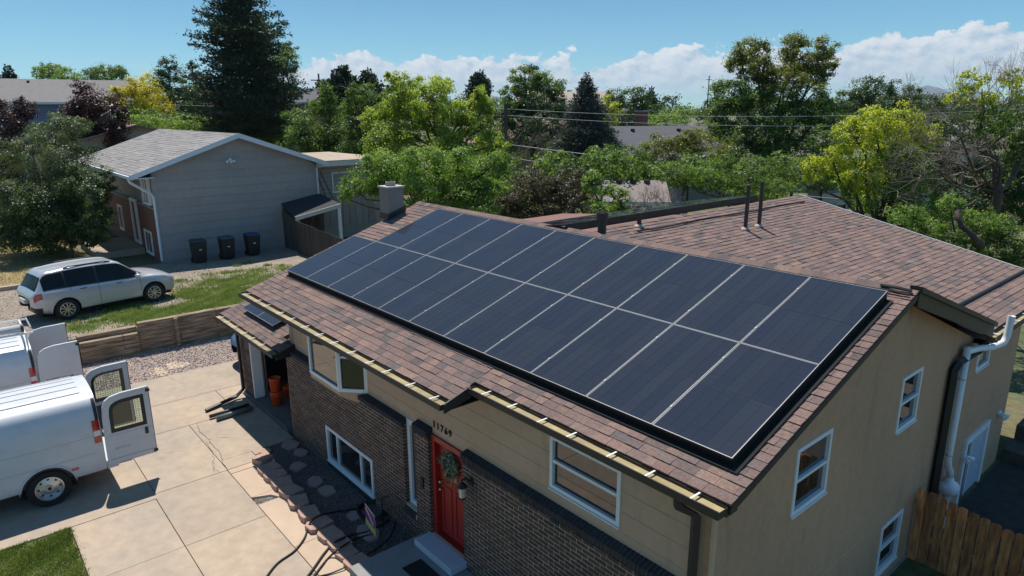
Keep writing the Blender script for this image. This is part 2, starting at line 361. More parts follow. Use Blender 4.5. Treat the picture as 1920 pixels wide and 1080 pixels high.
PW, PL = 1.05, 1.865
def under_panels(c):
    x, y, z = c; s = y/math.cos(TH)
    return (-11*PW-.0 < x < 0 and .1 < s < PL) or (-10*PW < x < 0 and PL <= s < 2*PL-.15)
cand = []
for lst, par in ((sh_main, roof), (sh_wing, wing), (sh_gar, groof), (rc, roof)):
    for q in lst:
        u, v, d = pix(q[2]); vis = -20 < u < 1940 and -20 < v < 1100 and not (par is roof and lst is sh_main and under_panels(q[2]))
        if par is wing: vis = vis and q[2][0] > -5.6
        cand.append((q[3]/d/d if vis else 0, q, par))
cand.sort(key=lambda t: -t[0])
for i, (a, q, par) in enumerate(cand[:300]):
    MB().add(q[0], SHF, q[1]).build('shingle', m_shingle, par, recalc=False)
for par in (roof, wing, groof):
    mb = MB()
    for a, q, p2 in cand[300:]:
        if p2 is par: mb.add(q[0], SHF, q[1])
    o = mb.build('shingles', m_shingle, par, recalc=False); o['kind'] = 'stuff'

# fascias, rakes
mb = MB()
mb.prism([(XR+.002, YE2, zf(YE2)-.03), (XR+.002, RY, RZ-.03), (XR+.002, RY, RZ-.105), (XR+.002, YE2, zf(YE2)-.105)], (-.03, 0, 0))
mb.build('rake_board', m_trim, roof)
mb = MB(); zb = lambda y: RZ-TS*(y-RY)
mb.prism([(XR+.012, RY-.01, RZ+.05), (XR+.012, 7.78, zb(7.78)+.05), (XR+.012, 7.78, zb(7.78)-.21), (XR+.012, RY-.01, RZ-.21)], (-.05, 0, 0))
mb.prism([(XR+.05, RY-.03, RZ+.075), (XR+.05, 7.8, zb(7.8)+.075), (XR+.05, 7.8, zb(7.8)+.0), (XR+.05, RY-.03, RZ+.0)], (-.16, 0, 0))
mb.build('rake_board', m_trim, roof)
mb = MB().prism([(XL-.002, YE1, zf(YE1)-.02), (XL-.002, RY, RZ-.02), (XL-.002, RY, RZ-.16), (XL-.002, YE1, zf(YE1)-.16)], (.03, 0, 0)); mb.build('rake_board', m_trim, roof)
# eave step return
mb = MB().prism([(XS+.004, YE1-.12, zf(YE1)-.02), (XS+.004, YE2-.1, zf(YE2)-.02), (XS+.004, YE2-.1, zf(YE2)-.2), (XS+.004, YE1-.12, zf(YE1)-.16)], (.03, 0, 0)); mb.build('rake_board', m_trim, roof)
# soffits and fascia
for a, b, ye in ((XL, XS, YE1), (XS+.04, XR-.04, YE2)):
    MB().box(a, b, ye+.02, YW-.002, zf(ye)-.15, zf(ye)-.13).build('soffit', m_trim, roof)
    MB().box(a, b, ye-.004, ye+.016, zf(ye)-.15, zf(ye)-.02).build('fascia', m_trim, roof)
def gutter(x0, x1, y, z, parent, n, w=.17, h=.085, straps=True):
    g = MB()
    g.box(x0, x1, y-w, y-w+.006, z-h, z); g.box(x0, x1, y-.006, y, z-h, z+.01); g.box(x0, x1, y-w+.006, y-.006, z-h, z-h+.006)
    g.box(x0, x0+.006, y-w+.006, y-.006, z-h+.006, z-.002); g.box(x1-.006, x1, y-w+.006, y-.006, z-h+.006, z-.002)
    go = g.build('gutter', m_trim, parent)
    MB().box(x0+.007, x1-.007, y-w+.007, y-.007, z-h+.007, z-.028).build('trough', m_gutter_in, go)
    MB().box(x0, x1, y-w-.004, y-w+.012, z, z+.012).build('lip', m_trim, go)
    for i in range(n):
        xx = x0+(i+.5)*(x1-x0)/n+random.uniform(-.06, .06)
        MB().box(xx-.011, xx+.011, y-w-.003, y+.02, z+.013, z+.018).build('strap', m_white, go)
    return go
gutter(XL, XS, YE1-.006, zf(YE1)-.025, house, 13)
gutter(XS+.05, XR-.03, YE2-.006, zf(YE2)-.025, house, 7)
gutter(GX0, GX1-.03, GE[0]-.006, GE[1]-.025, house, 7)
g = MB()
def gutter_y(x, y0, y1, z, parent, n, w=.12, h=.11):
    g = MB(); g.box(x+w-.006, x+w, y0, y1, z-h, z); g.box(x, x+.006, y0, y1, z-h, z+.01); g.box(x+.006, x+w-.006, y0, y1, z-h, z-h+.006); g.box(x+.006, x+w-.006, y0, y0+.006, z-h+.006, z-.002)
    go = g.build('gutter', m_trim, parent); MB().box(x+.007, x+w-.007, y0+.007, y1, z-h+.007, z-.028).build('trough', m_gutter_in, go)
    for i in range(n): yy = y0+(i+.4)*(y1-y0)/n; MB().box(x-.02, x+w+.003, yy-.016, yy+.016, z+.003, z+.009).build('strap', m_white, go)
gutter_y(WE[0]+.006, 7.82, WY1, WE[1]-.03, house, 9)
MB().box(WE[0]-.02, WE[0]+.002, 7.8, WY1, WE[1]-.2, WE[1]-.02).build('fascia', m_trim, wing)
MB().box(XW+.005, WE[0]-.021, 7.8, WY1, WE[1]-.2, WE[1]-.175).build('soffit', m_trim, wing)
MB().prism([(WE[0]+.1, WY1+.002, WE[1]), (WRX, WY1+.002, WRZ+.03), (WRX, WY1+.002, WRZ-.1), (WE[0]+.1, WY1+.002, WE[1]-.12)], (0, .03, 0)).build('rake_board', m_white, wing)
# black cable across the wing roof, and the ridge flashing
zw = lambda x: WE[1]+(WE[0]-x)*math.tan(TW)
MB().tube([(-.57, y, zw(-.57)+.045) for y in np.linspace(8.2, 13.2, 12)], .035, 6).build('cable', m_black, wing)
MB().tube([(-5.75+.05*math.sin(i), y, zw(-5.75)+.04) for i, y in enumerate(np.linspace(5.4, 12.6, 14))], .018, 6).build('cable', m_black, wing)
MB().tube([(-.2, RY-.1, RZ+.02), (0.0, RY-.13, RZ+.03), (.2, RY-.12, RZ+.02)], .022, 6).build('cable', m_black, roof)
MB().tube([(-.2, RY-.2, RZ-.02), (0, RY-.19, RZ-.01), (.2, RY-.2, RZ-.02)], .018, 6).build('cable', m_black, roof)

# ------------------------------------------------------------------ walls
def split_wall(mb, a0, a1, b0, b1, holes, put):
    xs = sorted({a0, a1, *[h for q in holes for h in q[:2] if a0 < h < a1]}); zs = sorted({b0, b1, *[h for q in holes for h in q[2:] if b0 < h < b1]})
    for i in range(len(xs)-1):
        j = 0
        while j < len(zs)-1:
            cx = (xs[i]+xs[i+1])/2; cz = (zs[j]+zs[j+1])/2
            if any(q[0] < cx < q[1] and q[2] < cz < q[3] for q in holes): j += 1; continue
            k = j+1
            while k < len(zs)-1 and not any(q[0] < cx < q[1] and q[2] < (zs[k]+zs[k+1])/2 < q[3] for q in holes): k += 1
            put(xs[i], xs[i+1], zs[j], zs[k]); j = k
DOOR = (-5.38, -4.42, -3.56, -1.70); NWIN = (-6.18, -5.82, -3.36, -1.72)
FW = (-2.52, -1.32, -1.385, -.64); LW = (-9.38, -7.39, -3.80, -3.01); GD = (-13.72, -11.31, GZ, -1.99)
BAY = (-9.55, -7.60, -1.72, -.62)
mb = MB()
split_wall(mb, -11.1, XW-.121, -1.80, -.34, [FW, BAY, (DOOR[0], DOOR[1], DOOR[2], DOOR[3]), NWIN], lambda a, b, c, d: mb.box(a, b, YW, YW+.12, c, d))
mb.build('upper_wall', m_beige, house)
for i, z in enumerate((-.62, -.9, -1.18, -1.46)):       # lap lines of the siding boards
    xs = [(-11.08, -9.6), (-7.55, -2.56), (-1.28, -.05)] if z > -1.37 else [(-11.08, -9.6), (-7.55, -.05)]
    for a, b in xs: MB().box(a, b, YW-.005, YW-.0005, z-.009, z).build('lap_edge', m_beige, house)
mb = MB()
grow = lambda h: (h[0]-.010, h[1]+.010, h[2], h[3])
split_wall(mb, -11.31, XW-.15, -4.25, -1.79, [LW, grow(NWIN), grow(DOOR)], lambda a, b, c, d: mb.box(a, b, YB+.003, YB+.2, c, d))
backing = mb.build('brick_backing', m_mortar, house)
MB().box(XW-.149, XW-.001, YW-.002, YW+.118, -4.25, -1.81).build('corner_fill', m_beige, house)
MB().box(-11.12, -11.06, YW-.02, YW+.08, -1.62, -.36).build('corner_board', m_beige, house)
# rear & side walls so that the rooms behind are dark
mb = MB(); mb.box(-11.5, -11.38, YB+.2, 7.5, -4.2, -.3); mb.box(-11.38, XW-.15, 7.4, 7.52, -4.2, -.3); mb.box(-11.38, XW-.2, 1.6, 1.7, -4.2, -.4)
mb.prism([(-11.5, YB+.2, -.3), (-11.5, 7.5, -.3), (-11.5, RY, RZ-.12)], (.1, 0, 0)); mb.build('wall', m_beige, house)
# gable wall on the right
G1 = (1.515, 2.39, -1.335, -.448); G2 = (4.66, 5.41, -1.25, -.38); G3 = (4.72, 5.53, -3.81, -2.94); G4 = (8.28, 9.0, -1.2, -.74); GDR = (8.45, 9.85, -4.72, -2.68)
mb = MB()
split_wall(mb, YW, 11.1, -4.9, -.36, [G1, G2, G3, G4, GDR], lambda a, b, c, d: mb.box(XW-.12, XW, a, b, c, d))
mb.prism([(XW, YW, -.36), (XW, 7.6, -.36), (XW, RY, RZ-.13)], (-.12, 0, 0))
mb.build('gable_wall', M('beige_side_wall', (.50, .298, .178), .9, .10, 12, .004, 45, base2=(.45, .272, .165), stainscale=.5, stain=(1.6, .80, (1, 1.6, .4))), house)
for y0, y1, z in ((YW+.02, 4.6, -2.75), (5.6, 6.5, -2.75), (6.8, 11.0, -2.42)):
    MB().box(XW, XW+.008, y0, y1, z-.012, z+.012).build('siding_seam', m_trim if False else m_beige, house)
MB().box(XW-.02, XW+.02, YW-.03, YW+.03, -4.2, -.5).build('corner_board', m_beige, house)
MB().box(XW-.02, XW+.05, YW, 6.6, -4.3, -4.05).build('foundation', M('foundation', (.30, .28, .25), .9, .1, 5, .002, 60), house)

# ------------------------------------------------------------------ bricks
BR_COLS = [((.092, .054, .040), 5), ((.070, .045, .035), 4), ((.108, .061, .045), 3), ((.058, .042, .037), 2), ((.122, .068, .05), 1)]
bricks = []
BH, BL, J = .069, .208, .0115
def brick_box(a, b, y0, y1, c, d): return [(a, y0, c), (b, y0, c), (b, y1, c), (a, y1, c), (a, y0, d), (b, y0, d), (b, y1, d), (a, y1, d)]
def field(x0, x1, z0, z1, holes):
    k = 0; z = z1
    while z-BH > z0:
        off = (k % 2)*BL/2; x = x0-BL+off; row = []
        while x < x1:
            a, b = max(x, x0), min(x+BL-J, x1); x += BL
            if b-a > 0: row.append([a, b])
        if len(row) > 1 and row[0][1]-row[0][0] < .05: row[1][0] = row[0][0]; row.pop(0)
        if len(row) > 1 and row[-1][1]-row[-1][0] < .05: row[-2][1] = row[-1][1]; row.pop()
        if row: row[-1][1] = x1
        for a, b in row:
            for h in holes:
                if h[2]-.005 < z-BH/2 < h[3]+.005:
                    if a < h[0] < b: b = min(b, h[0])
                    if a < h[1] < b: a = max(a, h[1])
                    if h[0] <= (a+b)/2 <= h[1]: b = a
            if b-a < .02: continue
            p = random.uniform(-.003, .003)
            bricks.append((brick_box(a, b, YB+p, YB+.094, z-BH+J+random.uniform(-.001, .0015), z+random.uniform(-.0015, .001)), pick_col(BR_COLS), np.array([(a+b)/2, YB, z-BH/2]), (b-a)))
        z -= BH; k += 1
LT, RT = -1.735, -1.615
lwh = (LW[0]-.02, LW[1]+.02, LW[2]-.13, LW[3]+.01)
field(-11.29, NWIN[0]-.002, -4.2, LT-.10, [lwh]); field(NWIN[1]+.002, DOOR[0]-.002, -4.2, RT-.10, []); field(DOOR[1]+.002, XW-.16, -4.2, RT-.10, [])
field(NWIN[0], NWIN[1], -4.2, NWIN[2]-.12, [])
field(DOOR[0], DOOR[1], -4.2, DOOR[2]-.16, [])
field(-14.5, GD[0]-.05, -4.2, -1.86, []); field(GD[0]-.05, GD[1], -1.97, -1.86, [])
def rowlock(x0, x1, z, drop=.045, w=.064, y1=None):
    x = x0; y1 = YW-.004 if y1 is None else y1
    while x+w*.5 < x1:
        a, b = x, min(x+w-.010, x1); x += w
        vs = [(a, YB-.035, z-drop-.09), (b, YB-.035, z-drop-.09), (b, y1, z-.09), (a, y1, z-.09), (a, YB-.035, z-drop), (b, YB-.035, z-drop), (b, y1, z), (a, y1, z)]
        c = pick_col([((.03, .031, .036), 1), ((.038, .036, .038), 1)])
        bricks.append((vs, c, np.array([(a+b)/2, YB, z]), .17))
rowlock(-11.29, NWIN[0]+.0, LT+.02); rowlock(NWIN[1]+.0, DOOR[0]-.0, RT+.02); rowlock(DOOR[1]+.0, XW-.10, RT+.02)
rowlock(LW[0]-.02, LW[1]+.02, LW[2]-.02, y1=YB+.004); rowlock(NWIN[0]-.02, NWIN[1]+.02, NWIN[2]-.02, y1=YB+.004)
mo = MB()
for a, b, z in ((-11.29, NWIN[0]-.03, LT+.02), (NWIN[1]+.03, DOOR[0]-.04, RT+.02), (DOOR[1]+.04, XW-.10, RT+.02)):
    mo.prism([(a, YB-.027, z-.052-.085), (a, YB-.027, z-.052), (a, YW-.005, z-.008), (a, YW-.005, z-.095)], (b-a, 0, 0))
for a, b, z in ((LW[0]-.02, LW[1]+.02, LW[2]-.02), (NWIN[0]-.02, NWIN[1]+.02, NWIN[2]-.02)):
    mo.prism([(a, YB-.027, z-.052-.085), (a, YB-.027, z-.052), (a, YB+.0045, z-.036), (a, YB+.0045, z-.095)], (b-a, 0, 0))
mo.build('mortar_bed', m_mortar, house)
# garage pillar and head backing
mb = MB(); mb.box(-14.52, GD[0]-.04, YB+.003, YB+.3, -4.25, -1.84); mb.box(GD[0]-.04, GD[1]-.0, YB+.003, YB+.3, -1.97, -1.84); mb.build('brick_backing', m_mortar, house)
sc_ = []
for q in bricks:
    u, v, d = pix(q[2]); sc_.append((q[3]/d/d if (-30 < u < 1950 and -30 < v < 1110) else 0, q))
sc_.sort(key=lambda t: -t[0])
for a, q in sc_[:300]: MB().hexa(q[0], q[1]).build('brick', m_brick, backing, recalc=False)
mb = MB()
for a, q in sc_[300:]: mb.hexa(q[0], q[1])
o = mb.build('bricks', m_brick, backing, recalc=False); o['kind'] = 'stuff'
# brick return faces beside door and side window, and end of wall
# ------------------------------------------------------------------ windows and doors
def frame_T(o, ax, nrm):
    o, ax, nrm = [np.array(q, float) for q in (o, ax, nrm)]; up = np.array([0, 0, 1.])
    return lambda a, b, c: o+ax*a+up*b+nrm*c
def fbox(mb, T, a0, a1, b0, b1, c0, c1, col=None):
    return mb.hexa([T(a0, b0, c0), T(a1, b0, c0), T(a1, b0, c1), T(a0, b0, c1), T(a0, b1, c0), T(a1, b1, c0), T(a1, b1, c1), T(a0, b1, c1)], col)
def window(T, a0, a1, b0, b1, parent, rails=(), mull=(), fw=.042, proud=.02, depth=.07, sill=True, mat=None, pane=None, name='window', lower_proud=False):
    mat = mat or m_white; pane = pane or m_pane
    f = MB()
    rect = lambda i, c: [T(a0+i, b0+i, c), T(a1-i, b0+i, c), T(a1-i, b1-i, c), T(a0+i, b1-i, c)]
    d = T(0, 0, -depth-proud)-T(0, 0, 0)
    f.ring(rect(-.015, proud), rect(fw, proud), d); w = f.build(name, mat, parent, bevel=.004)
    g = MB(); g.hexa([*[T(a0+fw-.006, b0+fw-.006, -.045), T(a1-fw+.006, b0+fw-.006, -.045), T(a1-fw+.006, b0+fw-.006, -.03), T(a0+fw-.006, b0+fw-.006, -.03)],
                      *[T(a0+fw-.006, b1-fw+.006, -.045), T(a1-fw+.006, b1-fw+.006, -.045), T(a1-fw+.006, b1-fw+.006, -.03), T(a0+fw-.006, b1-fw+.006, -.03)]])
    g.build('pane', pane, w)
    for r in rails: fbox(MB(), T, a0+fw, a1-fw, r-.022, r+.022, -.029, .012).build('rail', mat, w)
    for r in mull: fbox(MB(), T, r-.022, r+.022, b0+fw, b1-fw, -.0285, .010).build('mullion', mat, w)
    if sill: fbox(MB(), T, a0-.02, a1+.02, b0-.035, b0-.017, -.02, proud+.02).build('sill', mat, w)
    return w
TF = frame_T((0, YW, 0), (1, 0, 0), (0, -1, 0)); TG = frame_T((XW, 0, 0), (0, 1, 0), (1, 0, 0)); TB = frame_T((0, YB, 0), (1, 0, 0), (0, -1, 0))
window(TF, *FW, house, rails=((FW[2]+FW[3])/2+.02,))
window(TG, *G1, house, rails=((G1[2]+G1[3])/2,)); window(TG, *G2, house, rails=((G2[2]+G2[3])/2,)); window(TG, *G3, house, rails=((G3[2]+G3[3])/2,)); window(TG, *G4, house, fw=.05)
w = window(TB, *LW, house, mull=(LW[0]+.48, LW[1]-.48), fw=.055)
window(TF, *NWIN, house, fw=.085, proud=.02)
# blinds hang behind the front window's lower sash
# bay window
bp = [(-9.55, YW), (-9.32, -.56), (-8.02, -.56), (-7.60, YW)]
bay = MB(); bay.prism([(x, y, -1.80) for x, y in bp], (0, 0, .10)); bay.prism([(x, y, -.70) for x, y in bp], (0, 0, .16))
lowp = [(-9.50, YW), (-9.3, -.3), (-8.05, -.3), (-7.66, YW)]
bay.add([(x, y, -1.80) for x, y in bp]+[(x, y, -1.98) for x, y in lowp], [(0, 1, 5, 4), (1, 2, 6, 5), (2, 3, 7, 6), (7, 6, 5, 4)])
bay = bay.build('bay_box', m_beige, house)
for i in range(3):
    p, q = np.array(bp[i]), np.array(bp[i+1]); ln = np.linalg.norm(q-p); ax = (q-p)/ln; nr = np.array([ax[1], -ax[0]])
    T = frame_T((p[0], p[1], 0), (*ax, 0), (*nr, 0))
    window(T, .0, ln, -1.695, -.705, house, fw=.055, proud=.012, depth=.03, sill=False, rails=((-1.0,) if i == 2 else ()))
# front door
dr = MB(); dr.ring([TF(DOOR[0]-.0, DOOR[2], .04), TF(DOOR[1], DOOR[2], .04), TF(DOOR[1], DOOR[3]+.0, .04), TF(DOOR[0], DOOR[3], .04)],
                   [TF(DOOR[0]+.09, DOOR[2]+.001, .04), TF(DOOR[1]-.09, DOOR[2]+.001, .04), TF(DOOR[1]-.09, DOOR[3]-.09, .04), TF(DOOR[0]+.09, DOOR[3]-.09, .04)], (0, .16, 0))
dr.build('door_frame', m_red, house)
d0, d1, d2, d3 = DOOR[0]+.095, DOOR[1]-.095, DOOR[2]+.02, DOOR[3]-.095
door = fbox(MB(), TF, d0, d1, d2, d3, -.10, -.055).build('door', m_red, house, bevel=.004)
pw = (d1-d0)
for a in (.10, .56):
    for b0, b1 in ((.1, .95), ):
        x0 = d0+pw*a; T = TF
        fb = MB(); fb.ring([T(x0, d2+b0, -.054), T(x0+pw*.34, d2+b0, -.054), T(x0+pw*.34, d2+b1, -.054), T(x0, d2+b1, -.054)],
                           [T(x0+.035, d2+b0+.035, -.054), T(x0+pw*.34-.035, d2+b0+.035, -.054), T(x0+pw*.34-.035, d2+b1-.035, -.054), T(x0+.035, d2+b1-.035, -.054)], (0, -.014, 0)); fb.build('panel_moulding', m_red, door)
for k in range(7): fbox(MB(), TF, d0+pw*(.14+.11*k), d0+pw*(.14+.11*k)+.012, d2+1.0, d2+1.12, -.0545, -.048).build('groove_batten', m_red, door)
fbox(MB(), TF, d0+pw*.36, d0+pw*.64, d2+1.12, d2+1.62, -.054, -.046).build('glass_pane', M('door_glass', (.30, .25, .2), .1, .2, 8, coat=.5), door)
for dz in (.86, 1.0): MB().lathe([(0, .075), (.026, .07), (.030, .05), (.012, .03), (.012, 0), (.03, 0)], TF(d0+.07, d2+dz, -.055), (0, -1, 0), 14).build('knob', M('brushed_nickel', (.6, .57, .5), .25, metal=1.0), door, smooth=True)
fbox(MB(), TF, DOOR[0]-.06, DOOR[1]+.06, DOOR[2]-.13, DOOR[2]-.002, -.10, .42).build('threshold_step', M('step_paint', (.50, .52, .58), .7, .05, 3), house, bevel=.01)
# wing door + its frame, flood lights
T = TG
window(T, GDR[0], GDR[1], GDR[2], GDR[3], house, mull=(8.98,), fw=.1, proud=.05, depth=.1, sill=False, name='door')
dm = fbox(MB(), T, 9.02, 9.76, GDR[2]+.1, GDR[3]-.1, -.028, .0).build('storm_door', M('blue_white_door', (.42, .47, .55), .6, .05, 4), house)
def flood(y, z):
    f = MB(); f.lathe([(0, 0), (.06, 0), (.06, .03), (.02, .05)], (XW, y, z), (1, 0, 0), 12); fo = f.build('flood_light', m_white, house)
    for s in (-1, 1): MB().lathe([(.015, 0), (.02, .05), (.055, .14), (.05, .145), (0, .12)], (XW+.05, y+s*.03, z), (.7, s*.55, -.5), 12).build('lamp_head', m_white, fo, smooth=True)
flood(8.5, -3.0); flood(10.6, -2.75)
# ------------------------------------------------------------------ down pipes
def boxpipe(pts, w, name, mat, parent):
    mb = MB(); mb.tube(pts, w, 4); return mb.build(name, mat, parent)
boxpipe([(-.33, YE2-.07, -.42), (-.33, YE2-.07, -.52), (-.21, YW-.08, -.66), (-.21, YW-.08, -4.0)], .055, 'downspout', m_trim, house)
boxpipe([(XW+.17, 7.9, -.5), (XW+.15, 7.75, -.62), (XW+.09, 6.85, -.66), (XW+.08, 6.72, -.74), (XW+.08, 6.72, -4.1)], .075, 'downspout', m_black, house)
boxpipe([(-14.55, -.62, -1.88), (-14.42, -.46, -2.0), (-14.32, -.40, -2.15), (-14.30, -.40, -3.72), (-14.25, -.62, -3.86), (-13.95, -1.5, -3.90)], .05, 'downspout', m_trim, house)
for i, (dx, m, r) in enumerate(((.14, m_trim, .05), (.30, M('green_grey_pipe', (.13, .16, .15), .6), .065))):
    o = MB().tube([(-13.72+dx*1.4, -.55, GZ+.07), (-13.66+dx*1.4, -1.55+.1*i, GZ+.07)], r, 8).build('drain_extension', m, smooth=True)
    tag(o, ('brown drain extension lying on the concrete beside the garage', 'grey-green drain pipe lying on concrete in front of the garage')[i], 'pipe', 'drain pipes by the garage')
# radon pipe
rp_ = thing('radon_vent_pipe', 'white plastic vent pipe with fan housing running up the house side wall', 'vent pipe', (XW+.12, 7.35, -4.2))
PX = XW+.12
MB().tube([(PX, 7.12, -.42), (PX, 7.12, -2.55), (PX, 7.2, -2.72), (PX, 7.36, -2.86), (PX, 7.4, -3.02)], .058, 16).build('pipe', m_white, rp_, smooth=True)
MB().lathe([(.06, 0), (.075, -.02), (.075, -.08), (.16, -.12), (.18, -.17), (.18, -.25), (.15, -.30), (.08, -.33), (.075, -.42), (.06, -.44), (.06, -1.3)], (PX, 7.4, -3.0), (0, 0, 1), 20).build('fan_housing', m_white, rp_, smooth=True)
MB().tube([(PX, 7.12, -.5), (PX+.06, 7.5, -.52), (PX+.2, 7.75, -.52), (WE[0]+.22, 7.96, -.46), (WE[0]+.24, 8.02, -.34), (WE[0]+.25, 8.04, .02)], .058, 16, caps=False).build('elbow', m_white, rp_, smooth=True)
MB().lathe([(.058, 0), (.045, 0), (.045, -.2)], (WE[0]+.25, 8.04, .02), (0, 0, 1), 16).build('rim', m_white, rp_, smooth=True)
for z in (-1.0, -2.45): MB().lathe([(.062, -.012), (.066, 0), (.062, .012)], (PX, 7.12, z), (0, 0, 1), 14).build('strap', m_metal, rp_)
# ------------------------------------------------------------------ chimney and vents
ch = MB(); ch.box(-12.24, -11.80, 2.90, 3.36, -4.0, 1.62); ch = ch.build('chimney', m_stucco, house)
MB().box(-12.27, -11.77, 2.87, 3.39, 1.62, 1.66).build('crown', M('chimney_crown', (.42, .4, .37), .9), ch)
MB().lathe([(.11, 0), (.13, 0), (.13, .10), (.105, .10), (.105, .02)], (-12.03, 3.12, 1.66), (0, 0, 1), 20).build('flue', M('flue_clay', (.33, .29, .25), .8), ch, smooth=False)
MB().prism([(-11.796, 2.86, zf(2.86)+.02), (-11.796, 3.4, zf(3.4)+.02), (-11.796, 3.4, zf(3.4)+.16), (-11.796, 2.86, zf(2.86)+.16)], (.012, 0, 0)).build('flashing', m_trim, ch)
MB().box(-12.25, -11.785, 2.885, 2.898, zf(2.9), zf(2.9)+.15).build('flashing', m_trim, ch)
def vent(x, y, h, r, label, big=False):
    z = zw(x); v = thing('roof_vent', label, 'vent pipe', (x, y, z), 'vent pipes on the back roof')
    if big:
        MB().lathe([(.0, .62), (.085, .62), (.085, .02)], (x, y, z), (0, 0, 1), 18).build('pipe', m_bronze, v, smooth=False)
        MB().lathe([(.10, .50), (.115, .50), (.115, .64), (.10, .64), (.10, .5)], (x, y, z), (0, 0, 1), 18).build('cap', m_bronze, v)
        MB().lathe([(.16, -.06), (.16, .06), (.085, .18)], (x, y, z), (0, 0, 1), 18).build('boot', m_bronze, v)
    else:
        MB().tube([(x, y, z-.05), (x, y, z+h)], r, 12).build('pipe', m_bronze, v, smooth=False)
        MB().lathe([(r*2.4, .006), (r*2.2, .03), (r*1.05, .07)], (x, y, z), (0, 0, 1), 14).build('boot', M('vent_boot', (.45, .36, .32), .8), v)
vent(-4.97, 8.34, 1.04, .045, 'tall thin brown vent pipe on the back roof, nearer of the pair')
vent(-4.98, 8.95, 1.07, .045, 'tall thin brown vent pipe on the back roof, farther of the pair')
_b = onz(1226, 414, zw(-6.0)); vent(-6.0, 5.75, .32, .05, 'short thin vent stub at the ridge behind the solar panels')
vent(-5.55, 4.05, .6, .09, 'stout brown flue vent with cap behind the top row of solar panels', big=True)
# house number and lights on the front wall
hn = thing('house_number', 'black metal house number 11769 on the beige wall over the red door', 'house number', (-5.1, YW-.01, -1.5))
for i, c in enumerate('11769'):
    textmesh('digit', c, .17, (-5.36+.115*i, YW-.012, -1.565), (1, 0, 0), (0, 0, 1), m_black, hn, extrude=.008)
wr = thing('wreath', 'round grey-green leafy wreath hanging on the red front door', 'wreath', (-4.9, YW-.05, -2.1))
ln = thing('wall_lantern', 'black wall lantern with glass mounted on brick right of red door', 'lantern', (-4.2, YB-.1, -2.2))
LX, LY, LZ = -4.18, YB, -2.02
MB().lathe([(0, 0), (.06, 0), (.06, .02), (0, .03)], (LX, LY, LZ), (0, -1, 0), 12).build('backplate', m_black, ln)
MB().tube([(LX, LY-.02, LZ), (LX, LY-.12, LZ+.10), (LX, LY-.19, LZ+.07), (LX, LY-.18, LZ-.0)], .013, 8).build('arm', m_black, ln, smooth=True)
MB().lathe([(0, .05), (.03, .04), (.085, -.03), (.075, -.035)], (LX, LY-.18, LZ), (0, 0, 1), 8).build('hood', m_black, ln)
MB().lathe([(.062, -.035), (.055, -.20)], (LX, LY-.18, LZ), (0, 0, 1), 8).build('glass', M('lantern_glass', (.55, .5, .42), .15, coat=.4), ln)
MB().lathe([(.065, -.2), (.06, -.225), (0, -.24)], (LX, LY-.18, LZ), (0, 0, 1), 8).build('base', m_black, ln)
mbx = fbox(MB(), TB, -5.62, -5.55, -2.78, -2.58, 0, .03).build('doorbell', m_black); tag(mbx, 'small black doorbell on the brick between side window and red door', 'doorbell')
junk = MB().lathe([(0, .08), (.05, .07), (.06, .02), (.06, -.01), (0, -.01)], (-11.15, YB-.05, -1.78), (0, -1, .2), 12).build('security_light', m_white); tag(junk, 'small white security light on the brick under the garage roof corner', 'light')
# ------------------------------------------------------------------ garage
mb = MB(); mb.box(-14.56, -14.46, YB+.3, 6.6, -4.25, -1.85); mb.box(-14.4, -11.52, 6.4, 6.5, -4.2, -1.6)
mb.prism([(-14.56, YB+.3, -1.85), (-14.56, 6.6, -1.85), (-14.56, 3.4, zg(3.4)-.12)], (.1, 0, 0)); mb.build('garage_wall', m_dark, house)  # shade of the garage inside is put into the wall and floor colours
MB().box(-11.518, -11.505, YB+.3, 6.3, GZ+.121, -1.9).build('garage_shade_lining', m_dark, house)  # dark sheet added over the inner wall to stand for shade
MB().box(-14.45, -11.51, YB-.06, 6.39, GZ-.2, GZ+.12).build('garage_floor', M('garage_slab', (.14, .13, .12), .9, .1, 3), house)
mb = MB(); mb.box(GD[0]-.05, GD[0]+.02, YB-.012, YB+.24, GZ+.12, -1.97); mb.build('door_jamb', m_white, house)
MB().box(GD[0]+.03, GD[0]+.06, YB+.30, YB+.33, GZ+.12, -1.97).build('door_track', m_metal, house)
MB().box(-13.6, -11.56, YB+.7, 3.0, -2.14, -2.09).build('garage_door', m_white, house)
MB().box(GX0+.05, GX1-.05, GE[0]+.02, YB+.02, GE[1]-.17, GE[1]-.15).build('soffit', m_trim, groof)
MB().box(GX0, GX1, GE[0]-.004, GE[0]+.016, GE[1]-.17, GE[1]-.02).build('fascia', m_trim, groof)
MB().prism([(GX1+.002, GE[0]-.1, GE[1]-.02), (GX1+.002, YW-.01, zg(YW)-.02), (GX1+.002, YW-.01, zg(YW)-.18), (GX1+.002, GE[0]-.1, GE[1]-.16)], (.03, 0, 0)).build('rake_board', m_black, groof)
MB().prism([(GX0-.002, GE[0], GE[1]-.01), (GX0-.002, 3.4, zg(3.4)-.01), (GX0-.002, 3.4, zg(3.4)-.15), (GX0-.002, GE[0], GE[1]-.15)], (-.03, 0, 0)).build('rake_board', m_trim, groof)
m_orange = M('orange_plastic', (.62, .09, .02), .45, .06, 5)
